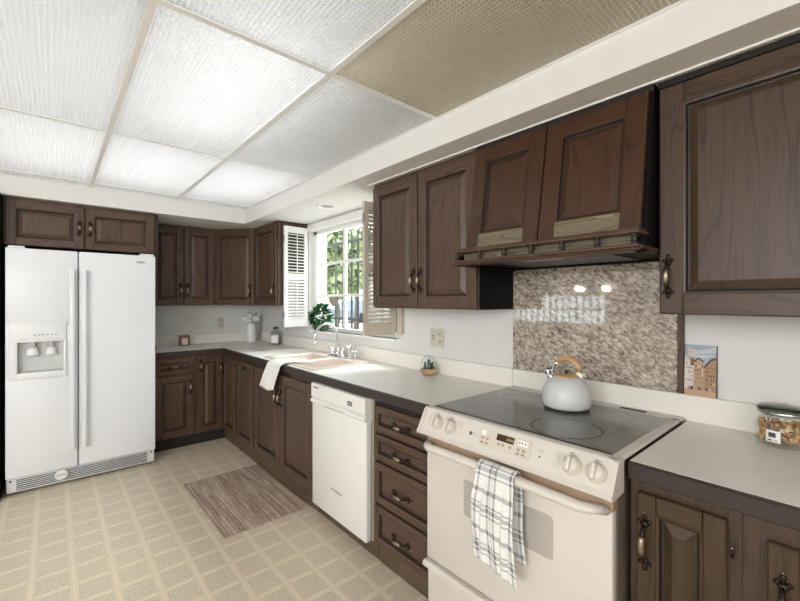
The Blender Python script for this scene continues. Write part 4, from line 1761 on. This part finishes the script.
def P_plaid(u, v):
    p = fr(v)
    y = .888 - u * .150
    drop = max(0.0, HZ - p.z)
    front = v > .47
    amp = min(1, drop / .12) * .007
    wob = amp * sin(u * 13 + drop * 5) + amp * .5 * sin(u * 25 + 1 + drop * 17)
    y2 = y + (.012 * drop / .3) * sin(drop * 14) + (.5 - u) * .02 * min(1, drop / .1)
    if front:
        z = p.z - (.030 * (u - .3) * min(1, drop / .28))
        y2 += .012 * min(1, drop / .3)
        return (p.x - abs(wob) - .001, y2, z)
    y2 += .006
    return (p.x + min(0, wob) * .4, y2, p.z)


cloth('plaid_towel', 'white and grey plaid dish towel hanging on the oven door handle', P_plaid, 44, 90, 'plaid', .0022)

# white towel over the worktop edge at the sink
f2 = polyline([(1.46, 0, TOP + .0175), (1.315, 0, TOP + .0175), (1.30, 0, TOP + .014), (1.268, 0, TOP + .011), (1.256, 0, TOP + .004), (1.252, 0, TOP - .02), (1.244, 0, TOP - .10), (1.240, 0, TOP - .185)])


def P_white(u, v):
    p = f2(v)
    drop = max(0.0, TOP - p.z)
    hang = min(1, drop / .2)
    top = 1 - min(1, (1.46 - p.x) / .2) if drop == 0 else 0
    y = 2.975 + .015 * hang - (u * (.225 + .03 * hang)) + .10 * hang - .04 * top * (1 - u)
    y += -.13 * max(0.0, (p.x - 1.30)) / .16
    z = p.z + hang * (.055 * max(0, u - .5) * 2 * 0 - .02 * sin(u * pi))
    fold = .006 * (sin(u * 11 + 1) + .6 * sin(u * 23)) * (0.4 + hang)
    if drop > 0:
        return (p.x - .010 - abs(fold) * 1.2, y, z)
    return (p.x, y, p.z + abs(fold) * 1.2)


cloth('white_towel', 'white terry towel draped over the worktop edge at the sink', P_white, 36, 50, 'terry', .005)


# ------------------------------------------------------------------ rug
def P_rug(u, v):
    x = .738 + u * (1.306 - .738)
    y = 2.430 + v * .905
    x += .012 * (1 - v) * (1 - u) + (.002 * sin(v * 90) if u in (0, 1) else 0)
    y += .003 * sin(u * 130) if v in (0, 1) else 0
    z = .0078 + .0010 * sin(u * 2 * pi * 24)
    return (x, y, z)


mb = MB()
rows = [[P_rug(i / 168, j / 40) for i in range(169)] for j in range(41)]
tt = bmesh.new()
rv = [[tt.verts.new(p) for p in r] for r in rows]
for j in range(40):
    for i in range(168):
        tt.faces.new((rv[j][i], rv[j][i + 1], rv[j + 1][i + 1], rv[j + 1][i]))
mb.merge(tt, 'rug', smooth=True)
o = mb.build('woven_rug')
md = o.modifiers.new('thickness', 'SOLIDIFY')
md.thickness = .007
md.offset = -1
tag(o, 'brown woven jute rug on the floor in front of the sink', 'rug')

# ------------------------------------------------------------------ dining side (seen in the granite reflection)
t = thing('chandelier', 'dining chandelier with four lit bulbs, seen reflected in the granite', 'light', (-2.0, 2.5, 1.48))
mb = MB()
mb.tube([(0, 0, 0), (0, 0, .79)], .008, 'brass_dark', 8)
mb.lathe([(.02, -.02), (.035, 0), (.02, .03)], (0, 0, 0), 'brass_dark', 16)
mb.build('stem', t)
for k in range(4):
    a = k * pi / 2 + .5
    mb = MB()
    mb.tube([(0, 0, 0), (.12 * cos(a), .12 * sin(a), -.03), (.24 * cos(a), .24 * sin(a), .03)], .006, 'brass_dark', 8)
    mb.build('arm', t)
    MB().sphere((.24 * cos(a), .24 * sin(a), .07), .035, 'bulb').build('bulb', t)

# ------------------------------------------------------------------ outside the window
mb = MB()
mb.box((XW + .16, -30, -.12), (60, 60, -.05), 'concrete')
struct('ground_outside', mb)
struct('wall_outside', MB().box((2.06, 3.81, -.05), (2.25, 4.0, 2.9), 'stucco'))
t = thing('iron_grille', 'dark wrought iron grille with looped tops outside the window', 'grille', (2.27, 3.0, -.05))
mb = MB()
for z in (1.235, 2.02):
    mb.box((-.012, -.9, z), (.012, .80, z + .025), 'iron', .002)
mb.build('rail', t)
ys = [.66, .52, .36, .25, .16, .06, -.04, -.14, -.24, -.34, -.44, -.54, -.64, -.74, -.84]
b0 = MB().box((-.008, -.008, 0), (.008, .008, 2.10), 'iron', .001).build('bar', t, (0, ys[0], 0))
for y in ys[1:]:
    o = b0.copy()
    C.objects.link(o)
    o.parent = t
    o.location = (0, y, 0)
for i in range(1, len(ys) - 1, 2):
    mb = MB()
    r = abs(ys[i] - ys[i + 1]) / 2
    mb.tube([(0, r * cos(pi * k / 10), r * sin(pi * k / 10) + .0) for k in range(11)], .008, 'iron', 8)
    mb.build('scroll', t, (0, (ys[i] + ys[i + 1]) / 2, 2.10))


def tree(label, loc, h, r, seed):
    random.seed(seed)
    t = thing('tree', label, 'tree', loc, 0, 'trees beyond the window')
    mb = MB()
    mb.tube([(0, 0, 0), (.1, 0, h * .3), (0, .1, h * .55)], [.09, .07, .04], 'bark', 10)
    for k in range(5):
        a = k * 1.3
        mb.tube([(0, .05, h * .35), (cos(a) * r * .5, sin(a) * r * .5, h * .65)], [.07, .02], 'bark', 6)
    mb.build('trunk', t)
    mb = MB()
    for k in range(950):
        v = Vector((random.gauss(0, 1), random.gauss(0, 1), random.gauss(0, 1))).normalized() * random.uniform(.4, 1) ** .5
        c = Vector((v.x * r, v.y * r, h * .69 + v.z * h * .29))
        leaf(mb, c, Vector((random.gauss(0, 1), random.gauss(0, 1), random.gauss(0, 1))), .28, .10, 'tree_leaf')
    mb.build('foliage', t)


tree('leafy green tree outside, seen in the left window panes', (6.3, 10.2, -.05), 3.7, 1.0, 1)
tree('leafy green tree outside, seen behind the bars in the right panes', (9.2, 13.4, -.05), 4.6, 1.3, 2)
t = thing('parked_car', 'blue parked car in the driveway outside the window', 'car', (15.6, 22.6, -.05), radians(35))
mb = MB()
mb.prism([(-2.1, .35), (-2.15, .8), (-1.9, .95), (-1.2, 1.0), (-.7, 1.42), (.7, 1.45), (1.3, 1.0), (2.0, .9), (2.15, .6), (2.1, .35)], 'y', -.85, .85, 'car_paint')
mb.build('body', t)
mb = MB()
mb.prism([(-1.05, 1.03), (-.66, 1.36), (.64, 1.38), (1.1, 1.03)], 'y', -.86, .86, 'car_glass')
mb.build('windows', t)
for x in (-1.3, 1.35):
    for y in (-.78, .78):
        MB().lathe([(.32, -.1), (.33, 0), (.32, .1)], (x, y, .33), 'rubber', 20, axis='y').build('wheel', t)
